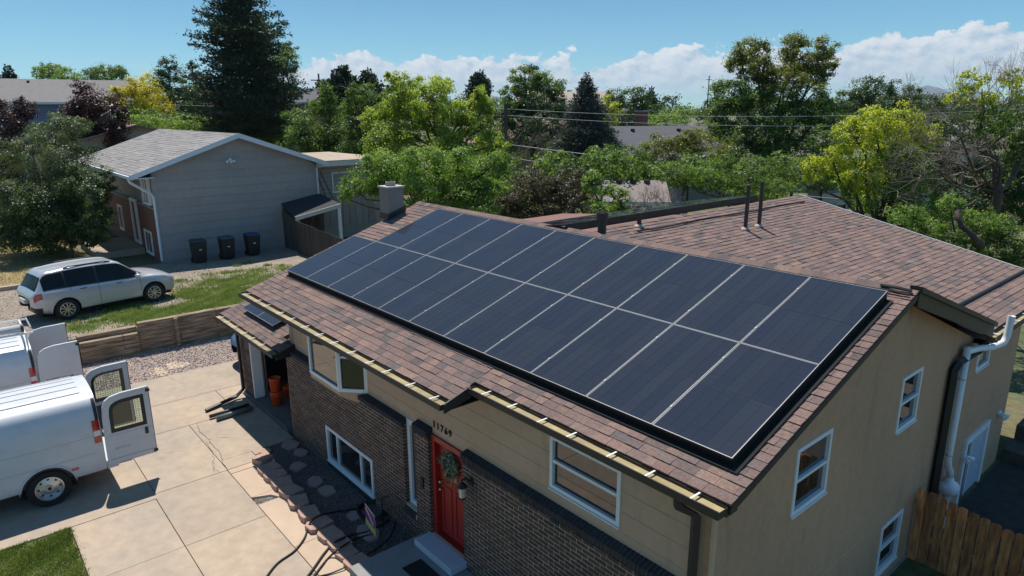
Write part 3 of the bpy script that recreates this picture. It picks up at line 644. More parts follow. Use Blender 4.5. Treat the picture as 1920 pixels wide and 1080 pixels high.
def bucket(x, y, z, s, label):
    b = thing('bucket', label, 'bucket', (x, y, z), 'orange buckets in the garage')
    MB().lathe([(0, 0), (.13*s, 0), (.15*s, .33*s), (.158*s, .33*s), (.158*s, .35*s), (.152*s, .37*s), (.14*s, .37*s), (.12*s, .03)], (x, y, z), (0, 0, 1), 18).build('body', m_orange, b, smooth=True)
    for q in (.25, .30): MB().lathe([(.147*s, q*s), (.158*s, q*s+.01), (.148*s, q*s+.02)], (x, y, z), (0, 0, 1), 18).build('rib', m_orange, b)
_q = onz(520, 758, GZ+.12); BX, BY = _q[0], _q[1]
bucket(BX, BY, GZ+.12, 1.0, 'orange bucket standing in the open garage, bottom one'); bucket(BX, BY, GZ+.50, .98, 'orange bucket stacked on top in the open garage'); bucket(BX-.25, BY+.42, GZ+.12, .9, 'small orange bucket at the back left of the stacked pair')
bn = MB().lathe([(0, 0), (.2, 0), (.24, .7), (.25, .72), (.2, .78), (0, .8)], (BX+.1, BY+.95, GZ+.12), (0, 0, 1), 16).build('garbage_can', M('grey_plastic', (.2, .2, .2), .6), smooth=False); tag(bn, 'grey garbage can inside the dark garage behind orange buckets', 'garbage can')
# ================================================================== solar panels
CELLME = None
def strip_mesh(w, l):
    mb = MB(); mb.box(-w/2, w/2, 0, l, 0, .0015); me = bpy.data.meshes.new('cell_strip'); me.from_pydata(mb.v, [], mb.f); me.materials.append(m_cell); return me
SW, SL = .1655, .915
STRIP = strip_mesh(SW, SL)
FR = None
def panel_frame_mesh(mat):
    mb = MB(); w, l, t = 1.040, 1.854, .0062
    O = [(-w/2, 0, 0), (w/2, 0, 0), (w/2, l, 0), (-w/2, l, 0)]; I = [(-w/2+t, t, 0), (w/2-t, t, 0), (w/2-t, l-t, 0), (-w/2+t, l-t, 0)]
    mb.ring(O, I, (0, 0, -.004)); me = bpy.data.meshes.new('frame'); me.from_pydata(mb.v, [], mb.f); me.materials.append(mat); return me
def panel_side_mesh():
    mb = MB(); w, l, t = 1.041, 1.855, .02
    O = [(-w/2, .0005, -.0042), (w/2, .0005, -.0042), (w/2, l, -.0042), (-w/2, l, -.0042)]; I = [(-w/2+t, t, -.0042), (w/2-t, t, -.0042), (w/2-t, l-t, -.0042), (-w/2+t, l-t, -.0042)]
    mb.ring(O, I, (0, 0, -.034)); me = bpy.data.meshes.new('side_rail'); me.from_pydata(mb.v, [], mb.f); me.materials.append(m_frame_dark); return me
def panel_back_mesh():
    mb = MB(); mb.box(-.511, .511, .010, 1.846, -.010, -.006); me = bpy.data.meshes.new('backsheet'); me.from_pydata(mb.v, [], mb.f); me.materials.append(M('backsheet_black', (.003, .003, .005), .5, .1, 2, spec=.1)); return me
FRM, SDM, BKM = panel_frame_mesh(m_frame), panel_side_mesh(), panel_back_mesh()
CLM = None
def ob(name, me, parent, mtx=None):
    o = bpy.data.objects.new(name, me); COL.objects.link(o); o.parent = parent
    if mtx is not None: o.matrix_basis = mtx
    return o
def solar_panel(origin, U, S, label, group, strips=True):
    U, S = Vector(U).normalized(), Vector(S).normalized(); Nn = U.cross(S)
    r = bpy.data.objects.new('solar_panel', None); COL.objects.link(r)
    r.matrix_basis = Matrix(((U.x, S.x, Nn.x, origin[0]), (U.y, S.y, Nn.y, origin[1]), (U.z, S.z, Nn.z, origin[2]), (0, 0, 0, 1)))
    tag(r, label, 'solar panel', group)
    ob('frame', FRM, r); ob('side_rail', SDM, r); ob('backsheet', BKM, r)
    if strips:
        for h in range(2):
            for k in range(6):
                ob('cell_strip', STRIP, r, Matrix.Translation(((k-2.5)*(.1690), .014+h*(SL+.0135-.0025), -.0055)))
    else:
        mb = MB(); mb.box(-.505, .505, .014, 1.842, -.0055, -.004); me = bpy.data.meshes.new('cells'); me.from_pydata(mb.v, [], mb.f); me.materials.append(m_cell); ob('cell_face', me, r)
    return r
nums = ['first', 'second', 'third', 'fourth', 'fifth', 'sixth', 'seventh', 'eighth', 'ninth', 'tenth', 'eleventh']
PAN = {}
for row, n in ((0, 11), (1, 10)):
    for k in range(n):
        x = -(n-1-k)*PW-PW/2
        o = np.array([x, 0, 0])+sF*(row*PL)
        rn = ('lower', 'upper')[row]
        PAN[row, n-1-k] = solar_panel(o, (1, 0, 0), sF, f'dark solar panel in the {rn} row on the main roof, {nums[k]} from the chimney end', 'solar panels on the main roof')
for r, k in ((0, .3), (0, 1.5), (1, .35), (1, 1.5)):
    p = sF*(r*PL+k)-nF*.08; ra = MB(); a = -11*PW+.05 if r == 0 else -10*PW+.05
    ra.prism([(a, p[1]-.02, p[2]), (a, p[1]+.02, p[2]), (a, p[1]+.02, p[2]+.036), (a, p[1]-.02, p[2]+.036)], (-.05-a, 0, 0))
    o = ra.build('mounting_rail', m_frame_dark); tag(o, f'black mounting rail under the {("lower","upper")[r]} row of panels, {("lower","upper")[int(k>1)]} one', 'rail', 'mounting rails')
    xx = a+.4
    while xx < -.1: MB().box(xx-.02, xx+.02, p[1]-.025, p[1]+.025, p[2]-.085, p[2]-.001).build('foot', m_frame_dark, o); xx += 1.3
# mid clamps between modules
cl = MB()
for row, n in ((0, 11), (1, 10)):
    for k in range(1, n):
        for s in (.38, 1.48):
            c = np.array([-k*PW, 0, 0])+sF*(row*PL+s); u = np.array([1, 0, 0])
            cl = MB(); cl.hexa([c-u*.012-sF*.02, c+u*.012-sF*.02, c+u*.012+sF*.02, c-u*.012+sF*.02, c-u*.012-sF*.02+nF*.005, c+u*.012-sF*.02+nF*.005, c+u*.012+sF*.02+nF*.005, c-u*.012+sF*.02+nF*.005])
            co = cl.build('clamp', m_frame); co.parent = PAN[row, k]; co.matrix_parent_inverse = PAN[row, k].matrix_basis.inverted()
for k in range(2):
    gp = np.array([-14.25+.49+k*1.02, -.2, 0]); gp[2] = zg(-.2)+.15
    solar_panel(gp, (1, 0, 0), sF, ('dark solar panel on the low garage roof, farther of the two', 'dark solar panel on the low garage roof, nearer the upper wall')[k], 'solar panels on the garage roof', strips=False)
tl = math.radians(9.0); sL = np.array([math.cos(tl), 0, math.sin(tl)])
for k in range(7):
    p = np.array([-6.36, 4.35+1.05*k, 1.27])-sL*1.856
    solar_panel(p, (0, -1, 0), sL, f'solar panel seen edge-on behind the back roof ridge, {nums[k]} from the near end', 'solar panels behind the ridge', strips=False)
MB().prism([(-6.35, 3.84, 1.262), (-6.35, 11.2, 1.262), (-6.35, 11.2, 1.10), (-6.35, 3.84, 1.10)], (-.02, 0, 0)).build('array_skirt', m_frame_dark, wing)

# black guard closing the array's edge gap; flat flanges stand in for its shadow
m_guard_shadow = M('black_guard_shadow', (.006, .006, .006), .9)
gu = thing('panel_edge_guard_shadow', 'black guard strip closing the gap under the edge of the main solar array, with flange drawn as its cast shadow', 'panel guard', (-6, 0, -.1))
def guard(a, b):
    a, b = np.array(a, float), np.array(b, float); MB().prism([a-nF*.012, b-nF*.012, b-nF*.135, a-nF*.135], np.array([0, .008, 0]) if abs(a[1]-b[1]) < 1e-6 else np.array([-.008, 0, 0])).build('guard_strip', m_guard_shadow, gu)
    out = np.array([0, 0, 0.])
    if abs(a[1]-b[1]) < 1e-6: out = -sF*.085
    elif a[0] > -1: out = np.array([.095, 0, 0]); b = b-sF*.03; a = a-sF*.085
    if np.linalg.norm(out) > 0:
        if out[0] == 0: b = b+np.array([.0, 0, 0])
        MB().prism([a-nF*.110, b-nF*.110, b+out-nF*.110, a+out-nF*.110], -nF*.006).build('shadow_flange', m_guard_shadow, gu)  # black strip laid on the shingles in place of the panels' cast shadow
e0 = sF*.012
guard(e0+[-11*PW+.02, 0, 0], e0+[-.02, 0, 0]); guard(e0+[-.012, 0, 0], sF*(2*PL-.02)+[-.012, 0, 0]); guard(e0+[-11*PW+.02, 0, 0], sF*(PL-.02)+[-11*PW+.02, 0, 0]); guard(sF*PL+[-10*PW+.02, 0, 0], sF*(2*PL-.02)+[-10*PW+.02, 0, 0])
# ================================================================== ground
NZ = -3.22                                   # level of the neighbour's yard above the timber wall
m_gravel = M('pink_grey_gravel', (.33, .255, .22), .95, .45, 46, .02, 38, base2=(.29, .23, .2), stainscale=2.0, detail=2)
m_dirt = M('gravelly_dirt', (.30, .24, .19), .95, .35, 22, .012, 40, base2=(.23, .19, .15), stainscale=1.1)
m_grassground = M('yard_ground', (.075, .095, .035), .95, .4, 5, .02, 20, base2=(.14, .12, .06), stainscale=.25)
m_dry = M('dry_lawn', (.33, .25, .12), .95, .35, 12, .02, 40, base2=(.24, .2, .09), stainscale=.8)
m_tan_rock = M('tan_sandstone', (.42, .26, .20), .9, .16, 6, .004, 40)
def gh(x, y):
    h = -4.06
    if x < -20.15: h = NZ-.03
    if x < -60 or y > 40: h = h-.0
    return h
xs = np.unique(np.concatenate([[-3000, -1200, -500, -250, -120, -80], np.linspace(-60, -20.25, 14), [-20.14], np.linspace(-19, 10, 12), [40, 120, 400, 1500]]))
ys = np.unique(np.concatenate([[-1500, -400, -100, -40], np.linspace(-20, 40, 21), [60, 100, 200, 500, 1200, 3000]]))
gm = MB(); vs = [(x, y, gh(x, y)) for x in xs for y in ys]; ny = len(ys)
gm.add(vs, [(i*ny+j, (i+1)*ny+j, (i+1)*ny+j+1, i*ny+j+1) for i in range(len(xs)-1) for j in range(ny-1)])
structure(gm.build('ground', m_grassground))
def sheet(name, poly, z, mat, t=.05, parent=None, bevel=0):
    return MB().prism([(x, y, z-t) for x, y in poly], (0, 0, t)).build(name, mat, parent, bevel=bevel)
# gravel strip by the timber wall
structure(sheet('gravel_strip', [(-20.1, -14), (-17.34, -14), (-17.34, 9), (-20.1, 9)], -3.985, m_gravel))
structure(sheet('planting_bed', [(-11.25, YB+.02), (-11.25, -1.12), (-10.9, -1.30), (-5.9, -1.42), (-5.66, YB+.02)], -3.99, M('shaded_bed_gravel', (.13, .105, .095), .95, .6, 55, .02, 45, detail=2)))  # base colour darkened to carry the deep shade along the wall
structure(sheet('gravel_yard', [(-29.0, -16), (-20.4, -16), (-20.4, 9), (-30.4, 9), (-30.4, -.4), (-29.0, -.4)], NZ, m_dirt))
structure(sheet('dry_lawn', [(-60, -16), (-29.3, -16), (-29.3, -.9), (-60, -.9)], NZ+.03, m_dry))
kerb = MB().box(-29.3, -29.05, -16, -.9, NZ-.05, NZ+.16).build('kerb', m_conc, bevel=.02); structure(kerb)
# driveway of separate slabs
drive = MB().box(-17.32, -5.62, -20, -1.36, -4.10, -4.012).build('driveway', m_gravel); structure(drive)
MB().box(-17.32, -10.8, -1.358, YB-.05, -4.10, -4.012).build('gravel_bed', m_gravel, drive)
def slab_(x0, x1, y0, y1, mat=None, g=.006):
    z = GZ+random.uniform(-.003, .003)
    MB().box(x0+g, x1-g, y0+g, y1-g, GZ-.055, z).build('slab', mat or m_conc, drive, bevel=.006)
YS = [-20, -16.6, -13.3, -10, -6.72, -3.48]
for i in range(5):
    for a, b in ((-17.32, -15.25), (-15.25, -13.45), (-13.45, -10.4)): slab_(a, b, YS[i], YS[i+1])
slab_(-17.32, -15.25, -3.48, .9); slab_(-15.25, -13.45, -3.48, -.86); slab_(-15.25, -14.6, -.86, .9); slab_(-14.6, -13.45, -.86, YB-.06)
slab_(-17.32, -15.25, .9, 4.4)
slab_(-13.45, -10.62, -3.48, -2.05); slab_(-13.45, -11.12, -2.05, YB-.06); slab_(-11.12, -10.62, -2.05, -1.36)
slab_(-10.62, -8.40, -3.52, -2.06); slab_(-8.40, -6.2, -3.52, -2.06); slab_(-10.4, -8.40, -4.98, -3.52); slab_(-8.40, -6.2, -4.98, -3.52); slab_(-6.2, -4, -4.98, -3.52); slab_(-6.2, -4, -3.52, -2.06)
slab_(-10.62, -10.40, -2.06, -1.362, m_conc_pink); slab_(-11.26, -10.90, -1.358, -1.1); slab_(-10.40, -9.2, -2.06, -1.40, m_conc_pink); slab_(-8.86, -7.1, -2.06, -1.43, m_conc_pink); slab_(-7.1, -5.67, -2.06, -1.47, m_conc_pink)
# broken corner with gravel showing between -9.2 and -8.86: a lone shard
MB().prism([(-9.194, -2.05, GZ-.05), (-9.194, -1.41, GZ-.05), (-8.87, -1.42, GZ-.05), (-8.87, -1.62, GZ-.05), (-9.05, -1.72, GZ-.05)], (0, 0, .051)).build('slab', m_conc_pink, drive)
def crack(pts, w=.009):
    mb = MB(); P = []
    for i in range(len(pts)-1):
        a, b = np.array(pts[i]), np.array(pts[i+1]); n = max(2, int(np.linalg.norm(b-a)/.12))
        for k in range(n): P.append(a+(b-a)*k/n+RNG.normal(0, .018, 2))
    P.append(np.array(pts[-1]))
    for a, b in zip(P[:-1], P[1:]):
        d = (b-a)/np.linalg.norm(b-a); q = np.array([-d[1], d[0]])*w*random.uniform(.3, .6)
        mb.add([(*(a-q), GZ+.006), (*(b-q), GZ+.006), (*(b+q), GZ+.006), (*(a+q), GZ+.006)], [(0, 1, 2, 3)])
    mb.build('crack', m_dark, drive, recalc=False)
px = lambda *uv: [tuple(onz(u, v, GZ)[:2]) for u, v in uv]
crack(px((368, 795), (378, 812), (392, 825), (412, 848), (418, 868), (426, 880))); crack(px((392, 823), (412, 821), (430, 820)), .007); crack(px((240, 690), (300, 700), (345, 720)), .005); crack(px((385, 828), (400, 850), (402, 885)), .005)
crack(px((398, 862), (402, 880), (412, 887)), .005); crack(px((310, 850), (350, 846), (395, 830)), .004)
# concrete patches in the gravel strip
for i, c in enumerate(((300, 697), (332, 686))):
    q = onz(*c, -3.98); mb = MB(); poly = [(q[0]+.42*math.cos(a)*random.uniform(.45, 1.2), q[1]+.42*math.sin(a)*random.uniform(.5, 1.2), -3.984) for a in np.linspace(0, 2*math.pi, 11)[:-1]]
    o = mb.prism(poly, (0, 0, .012)).build('concrete_spill', m_conc_pink); tag(o, ('tan lump of old concrete in the gravel strip', 'pale flat concrete spill in the gravel strip beside the slab')[i], 'concrete')
# stoop, mat
st = MB().box(-5.66, -2.6, -1.72, YB-.002, -4.08, -3.70).build('stoop', m_conc_dark, bevel=.012); tag(st, 'low grey concrete stoop in front of the red door', 'stoop')
mt = MB().box(-5.06, -3.95, -1.08, -.72, -3.70+.001, -3.688).build('door_mat', M('black_mat', (.012, .011, .011), .95, .3, 60, .003, 150)); tag(mt, 'black doormat lying on the concrete stoop', 'doormat')
# loose stones: gravel in the beds (too many to count)
def stones(name, region, n, z, size, cols, label):
    x0, x1, y0, y1, ok = region; V = []; Fc = []; C = []
    k = 0
    while k < n:
        x, y = random.uniform(x0, x1), random.uniform(y0, y1)
        if ok and not ok(x, y): continue
        s = size*random.uniform(.5, 1.3); a = random.uniform(0, 6.28); b = len(V)
        for j in range(5):
            w = a+j*1.2566; r = s*random.uniform(.75, 1.15); V.append((x+r*math.cos(w), y+r*math.sin(w)*.8, z-.004))
        for j in range(3):
            w = a+j*2.094+.4; r = s*random.uniform(.35, .6); V.append((x+r*math.cos(w), y+r*math.sin(w), z+s*random.uniform(.5, .9)))
        c = random.choice(cols); q = random.uniform(.7, 1.25); c = tuple(v*q for v in c)
        for f in ((5, 6, 7), (0, 1, 5), (1, 6, 5), (1, 2, 6), (2, 3, 6), (3, 7, 6), (3, 4, 7), (4, 5, 7), (4, 0, 5)): Fc.append(tuple(b+i for i in f)); C.append(c)
        k += 1
    mb = MB(); mb.v = V; mb.f = Fc; mb.c = C; o = mb.build(name, M('stone', (.3, .25, .22), .9, .15, 40, attr=True), recalc=False); tag(o, label, kind='stuff'); return o
GC = [(.42, .33, .285), (.31, .26, .235), (.50, .41, .355), (.22, .18, .165), (.46, .34, .285)]
stones('gravel', (-20.05, -17.36, -5.2, 4.4, None), 8000, -3.985, .032, GC, 'pinkish grey gravel between driveway and timber wall')
stones('shaded_bed_gravel', (-11.2, -5.7, -1.3, YB, lambda x, y: y > -1.12-(x+11.2)*.04), 3600, -3.99, .022, [tuple(q*.42 for q in c) for c in GC], 'fine brown gravel in the bed along the brick wall, coloured darker for its shade')  # gravel colours scaled down: the bed's shade is painted into the stones
stones('walk_gravel', (-9.2, -8.86, -2.05, -1.66, None), 420, -4.0, .018, [(.4, .36, .32), (.3, .27, .25)], 'pale pebbles filling the broken walkway corner')
stones('yard_gravel', (-29.0, -20.45, -6.5, 3.5, None), 4500, NZ, .028, [(.36, .29, .23), (.27, .22, .18), (.2, .17, .14), (.42, .35, .3)], 'loose gravel on the neighbouring yard')
# edging stones
pts = [(475, 862), (488, 880), (500, 893), (512, 908), (527, 924), (543, 943), (562, 965), (580, 985), (600, 1005), (617, 1022), (632, 1040), (650, 1058)]
lab = nums + ['twelfth']
for i, (u, v) in enumerate(pts):
    c = onz(u, v, GZ+.1); a = random.uniform(-.25, .25); mb = MB(); L1, D1 = .38*random.uniform(.85, 1.12), .40*random.uniform(.85, 1.15)
    R = lambda x, y: (c[0]+x*math.cos(a)-y*math.sin(a), c[1]+.18+x*math.sin(a)+y*math.cos(a))
    po = [(x_*random.uniform(.88, 1.08), y_*random.uniform(.88, 1.08)) for x_, y_ in ((-L1/2, -D1*.36), (-L1*.3, -D1/2), (L1*.3, -D1/2), (L1/2, -D1*.36), (L1*.46, D1/2), (-L1*.42, D1/2))]
    mb.prism([(*R(x, y), GZ-.03) for x, y in po], (random.uniform(-.01, .01), 0, .13+random.uniform(-.025, .025)))
    o = mb.build('edging_stone', m_tan_rock, bevel=.012); tag(o, f'pink sandstone edging block along the bed, {lab[i]} from the garage', 'edging stone', 'sandstone edging blocks')
o = None
for i, (u, v, s) in enumerate(((498, 848, .30), (545, 835, .42), (565, 850, .34), (560, 877, .40), (590, 905, .36), (612, 922, .38), (665, 970, .36), (690, 1000, .5))):
    c = onz(u, v, -3.98); w0 = random.uniform(0, 1.5); poly = [(c[0]+s*.62*math.cos(w+w0)*random.uniform(.8, 1.1), c[1]+s*.5*math.sin(w+w0)*random.uniform(.8, 1.1), -3.99) for w in (0.1, 1.35, 2.2, 3.25, 4.5, 5.3)[::1 if i % 2 else 1][:6 if i % 3 else 5]]
    o = MB().prism(poly, (0, 0, .05)).build('flagstone', m_tan_rock if i < 2 else M('grey_flagstone', (.36, .25, .21), .9, .15, 5, .003, 40), bevel=.008)
    tag(o, f'flat flagstone lying in the gravel bed by the brick wall, {nums[i]} from the garage', 'flagstone', 'flagstones in the gravel bed')
# timber retaining wall: courses of timbers with steps
m_timber = M('weathered_timber', (.17, .12, .08), .9, .4, 3, .006, 30, stretch=(6, .7, 6), base2=(.36, .27, .18), stainscale=2.5)
rw = thing('retaining_wall', 'weathered timber retaining wall stepping up between gravel strip and upper yard', 'retaining wall', (-20.1, -1.5, -4.0))
def timber(y0, y1, k, dx=0.0):
    MB().box(-20.24+dx, -20.0+dx+random.uniform(-.012, .012), y0+.006, y1-.006, -4.06+k*.155+.004, -4.06+(k+1)*.155-.004).build('timber', m_timber, rw, bevel=.012)
for y0, y1, top in ((-9.5, -3.3, 3), (-3.3, -1.65, 5), (-1.65, 1.6, 7), (1.6, 6.5, 7)):
    for k in range(top):
        y = y0
        while y < y1:
            e = min(y+random.choice((1.2, 1.6, 2.4)), y1)
            if y1-e < .4: e = y1
            timber(y, e, k); y = e
for y in (-.55,): MB().box(-20.0, -19.88, y-.06, y+.06, -4.05, -3.0).build('post', m_timber, rw, bevel=.01)
for y0, y1, top, dx in ((-3.3, -1.65, 5, -.25), (-9.5, -3.3, 3, -.25), (-9.5, -3.0, 4, -.55)): timber(y0, y1, top, dx); timber(y0, y1, top-1, dx)
# earth behind the lower steps
MB().box(-20.9, -20.241, -9.5, -1.65, -4.0, NZ-.13).build('earth', m_dirt, rw)
# grass and weeds
def blades(name, n, sample, h, w, mat, label, lean=.5, clump=None):
    P = np.array([sample() for _ in range(n)]); m = len(P); a = RNG.uniform(0, 6.283, m); hh = h*RNG.uniform(.5, 1.2, m); d = np.stack([np.cos(a), np.sin(a), 0*a], 1); sd = np.stack([-np.sin(a), np.cos(a), 0*a], 1)*(w*RNG.uniform(.6, 1.2, m))[:, None]
    tip = P+d*(hh*lean*RNG.uniform(.2, 1.2, m))[:, None]; tip[:, 2] += hh
    V = np.stack([P-sd, P+sd, tip], 1).reshape(-1, 3); nz_ = .5+.25*np.sin(P[:, 0]*3.1+1)*np.sin(P[:, 1]*2.7)+.25*np.sin(P[:, 0]*8.3+P[:, 1]*6.1); o = trimesh(name, V, 3, np.clip(.55*RNG.uniform(0, 1, m)+.5*nz_-.05, 0, 1), mat); tag(o, label, kind='stuff'); return o
def trimesh(name, V, k, tint, mat, parent=None):
    n = len(V)//k; me = bpy.data.meshes.new(name); me.vertices.add(len(V)); me.vertices.foreach_set('co', V.astype(np.float32).ravel()); me.loops.add(len(V)); me.loops.foreach_set('vertex_index', np.arange(len(V), dtype=np.int32))
    me.polygons.add(n); me.polygons.foreach_set('loop_start', np.arange(0, len(V), k, dtype=np.int32)); me.update(calc_edges=True)
    at_ = me.attributes.new('tint', 'FLOAT', 'FACE'); at_.data.foreach_set('value', np.asarray(tint, dtype=np.float32)); me.materials.append(mat)
    o = bpy.data.objects.new(name, me); COL.objects.link(o)
    if parent is not None: adopt(o, parent)
    return o
m_grass = leafmat('lawn_grass', (.06, .10, .022), (.135, .20, .045), (.30, .31, .11), .35)
m_weed = leafmat('weeds', (.10, .15, .035), (.17, .23, .06), (.28, .32, .11), .3)
m_drygrass = leafmat('dry_grass', (.20, .15, .07), (.32, .25, .12), (.42, .34, .18), .25)
structure(sheet('lawn', [(-10.38, -16), (4, -16), (4, -5.02), (-10.38, -5.02)], -3.962, M('lawn_soil', (.09, .11, .04), .95, .4, 8, .01, 30, base2=(.1, .1, .045), stainscale=1.5)))
def s_lawn():
    while True:
        x, y = random.uniform(-10.42, -7.0), random.uniform(-8.0, -5.0)+abs(random.gauss(0, .05))-.02; u, v, d = pix((x, y, -3.9))
        if d > 0 and u > -60 and u < 330 and v < 1130 and math.sin(x*5.1+1)*math.sin(y*4.3)+.6*math.sin(x*13+y*9) > random.uniform(-2.2, .4): return (x, y, -3.965)
blades('lawn_grass', 26000, s_lawn, .055, .006, m_grass, 'short green lawn grass in the near left corner')
WP = [((215, 560), 40, 18), ((240, 590), 55, 20), ((290, 590), 55, 17), ((150, 612), 30, 10), ((370, 562), 50, 26), ((420, 545), 60, 26), ((470, 527), 60, 20), ((520, 513), 45, 14), ((345, 590), 40, 14), ((110, 560), 30, 8), ((440, 565), 40, 16)]
WC = []
for (u, v), ru, rv in WP:
    for _ in range(int(ru*rv/34)):
        p = onz(u+random.gauss(0, ru*.6), v+random.gauss(0, rv*.55), NZ)
        if -29.5 < p[0] < -20.5: WC.append((p[0], p[1], random.uniform(.06, .34)))
def s_weed():
    while True:
        x, y, r = random.choice(WC); x += random.gauss(0, r); y += random.gauss(0, r)
        if x < -20.45: return (x, y, NZ)
blades('weeds', 42000, s_weed, .10, .016, m_weed, 'green weeds growing in the gravel yard beside the silver car', .9)
def s_dry():
    return (random.uniform(-45, -29.35), random.uniform(-9, -1.0), NZ+.03)
blades('dry_grass', 26000, s_dry, .09, .010, m_drygrass, 'dry yellow grass on the neighbouring front lawn', .8)
# ================================================================== near fence, hoses, sign
m_cedar = M('stained_cedar', (.56, .235, .08), .8, .45, 2.2, .004, 40, stretch=(5, 5, .9), base2=(.30, .115, .045), stainscale=3.0, objrand=.3)
fe = thing('picket_fence', 'orange-brown wooden picket fence at the right side of the house', 'fence', (0, 6, -4.6))
x = .02; i = 0
while x < 3.0:
    w = .138+random.uniform(-.006, .006); zt = -2.69-.115*x+random.uniform(-.02, .02); c = .03; yy = 6.0+random.uniform(-.008, .008)
    MB().prism([(x, yy, -4.75), (x+w, yy, -4.75), (x+w, yy, zt-c), (x+w-c, yy, zt), (x+c, yy, zt), (x, yy, zt-c)], (0, .02, 0)).build('picket', m_cedar, fe); x += w+random.uniform(.010, .026); i += 1
for z in (-4.4, -3.6, -2.98): MB().box(.0, 3.0, 6.03, 6.07, z-.045, z+.045).build('rail', m_cedar, fe)
for xx in (.1, 1.9): MB().box(xx, xx+.09, 6.071, 6.16, -4.8, -2.85).build('post', m_cedar, fe)
# sunken side yard with terrace timbers
tr = thing('terrace_steps', 'dark timber terrace steps in the shady side yard beyond the fence', 'steps', (1, 11, -4.4))
for k, (y, z) in enumerate(((11.2, -3.78), (12.0, -3.45), (12.8, -3.1))): MB().box(.05, 5.0, y, y+.8, z-.4, z).build('step', M('dark_soil_timber', (.09, .075, .06), .95, .3, 4, .01, 20), tr, bevel=.015)
bx_ = MB().box(.15, 1.3, 11.5, 12.0, -3.6, -3.2).build('patio_frame', m_metal); bpy.data.objects.remove(bx_, do_unlink=True)
structure(MB().box(.06, 7, 6.2, 11.2, -4.7, -4.035).build('side_yard_soil', M('dark_soil', (.045, .036, .03), .95, .4, 5, .01, 20)))
# hoses / conduit on the ground
def hose(uvz, r, label, wet=m_black):
    P = [onz(u, v, z) for u, v, z in uvz]; Q = []
    for i in range(len(P)-1):
        p0, p1, p2, p3 = P[max(i-1, 0)], P[i], P[i+1], P[min(i+2, len(P)-1)]
        for t in np.linspace(0, 1, 7)[:-1]: Q.append(.5*((2*p1)+(-p0+p2)*t+(2*p0-5*p1+4*p2-p3)*t*t+(-p0+3*p1-3*p2+p3)*t**3))
    Q.append(P[-1]); o = MB().tube(Q, r, 7).build('cable', wet, smooth=True); tag(o, label, 'cable', 'black cables on the walkway'); return o
h = GZ+.022; s1 = GZ+.15
hose([(497, 1085, h), (520, 1056, h), (552, 1033, h), (570, 1010, h), (577, 992, h), (585, 976, s1), (605, 965, s1), (640, 958, GZ), (680, 952, GZ)], .018, 'black cable looping from the bed across the walkway to the lower left')
hose([(570, 1090, h), (590, 1063, h), (606, 1040, h), (622, 1022, h), (634, 1013, s1), (660, 1003, GZ+.03), (690, 997, GZ), (730, 975, GZ)], .022, 'thick black cable crossing the edging stones, left of a pair')
hose([(580, 1092, h), (604, 1060, h), (618, 1044, h), (640, 1026, s1), (668, 1010, GZ+.03), (700, 1002, GZ)], .018, 'black cable crossing the edging stones, right of a pair')
hose([(560, 1100, h), (590, 1083, h), (620, 1075, h), (650, 1062, h+.02), (680, 1046, -3.95), (712, 1024, -3.95), (732, 1005, -3.96), (742, 975, -3.96)], .013, 'thin black cable bending along the edge of the concrete stoop')
c0 = onz(697, 957, -3.95)
for k, r in enumerate((.26, .30, .33)):
    P = [(c0[0]+r*math.cos(a)+.02*k, c0[1]+r*.85*math.sin(a), -3.955+.022*k+.02*math.sin(3*a+k)) for a in np.linspace(0, 6.283, 25)]
    o = MB().tube(P, .016, 7, caps=False).build('cable_loop', m_black, smooth=True); tag(o, f'loop of black cable coiled in the bed below the brick wall, {("inner", "middle", "outer")[k]} ring', 'cable', 'coiled cable loops')
rod = thing('shepherd_hook', 'thin black rod standing in the bed against the brick wall', 'garden hook', (-6.7, -.55, -4.0))
MB().tube([(-6.72, -.5, -4.0), (-6.7, -.5, -3.45), (-6.66, -.46, -3.38), (-6.58, -.44, -3.37)], .012, 6).build('rod', m_black, rod); MB().box(-6.85, -6.58, -.51, -.49, -3.86, -3.84).build('crossbar', m_black, rod)
# yard sign (purple, white lettering, yellow foot)
sg = thing('yard_sign', 'small purple and yellow yard sign on wire legs beside the stoop', 'yard sign', (-6.25, -.86, -4.0))
A = onz(693, 964, -3.50); SX = -6.42; SY = -.9
def spt(a, b): return np.array([SX+a*.80, SY-a*.12, -3.93+b])
nrm = np.array([-.12, -.80, 0])/np.hypot(.12, .8)
def splate(b0, b1, mat, off, nm): MB().prism([spt(-.3, b0)+nrm*off, spt(.3, b0)+nrm*off, spt(.3, b1)+nrm*off, spt(-.3, b1)+nrm*off], nrm*.004).build(nm, mat, sg)
splate(.16, .58, m_white, 0, 'board'); splate(.30, .46, M('sign_purple', (.13, .02, .20), .5), .005, 'purple_band'); splate(.46, .56, M('sign_plum', (.25, .05, .12), .5), .005, 'plum_band'); splate(.165, .30, M('sign_yellow', (.55, .5, .12), .5), .005, 'yellow_band')
for k in range(7):                     # a slanting line of white script too small to read
    a0 = -.24+.065*k; b0 = .50-.022*k
    MB().prism([spt(a0, b0-.02)+nrm*.0095, spt(a0+.045, b0-.035)+nrm*.0095, spt(a0+.05, b0+.02)+nrm*.0095, spt(a0+.012, b0+.035)+nrm*.0095], nrm*.001).build('script_mark', m_white, sg)
for a in (-.2, .2): MB().tube([spt(a, -.05)-nrm*.002, spt(a, .17)-nrm*.002], .004, 5).build('wire_leg', m_metal, sg)
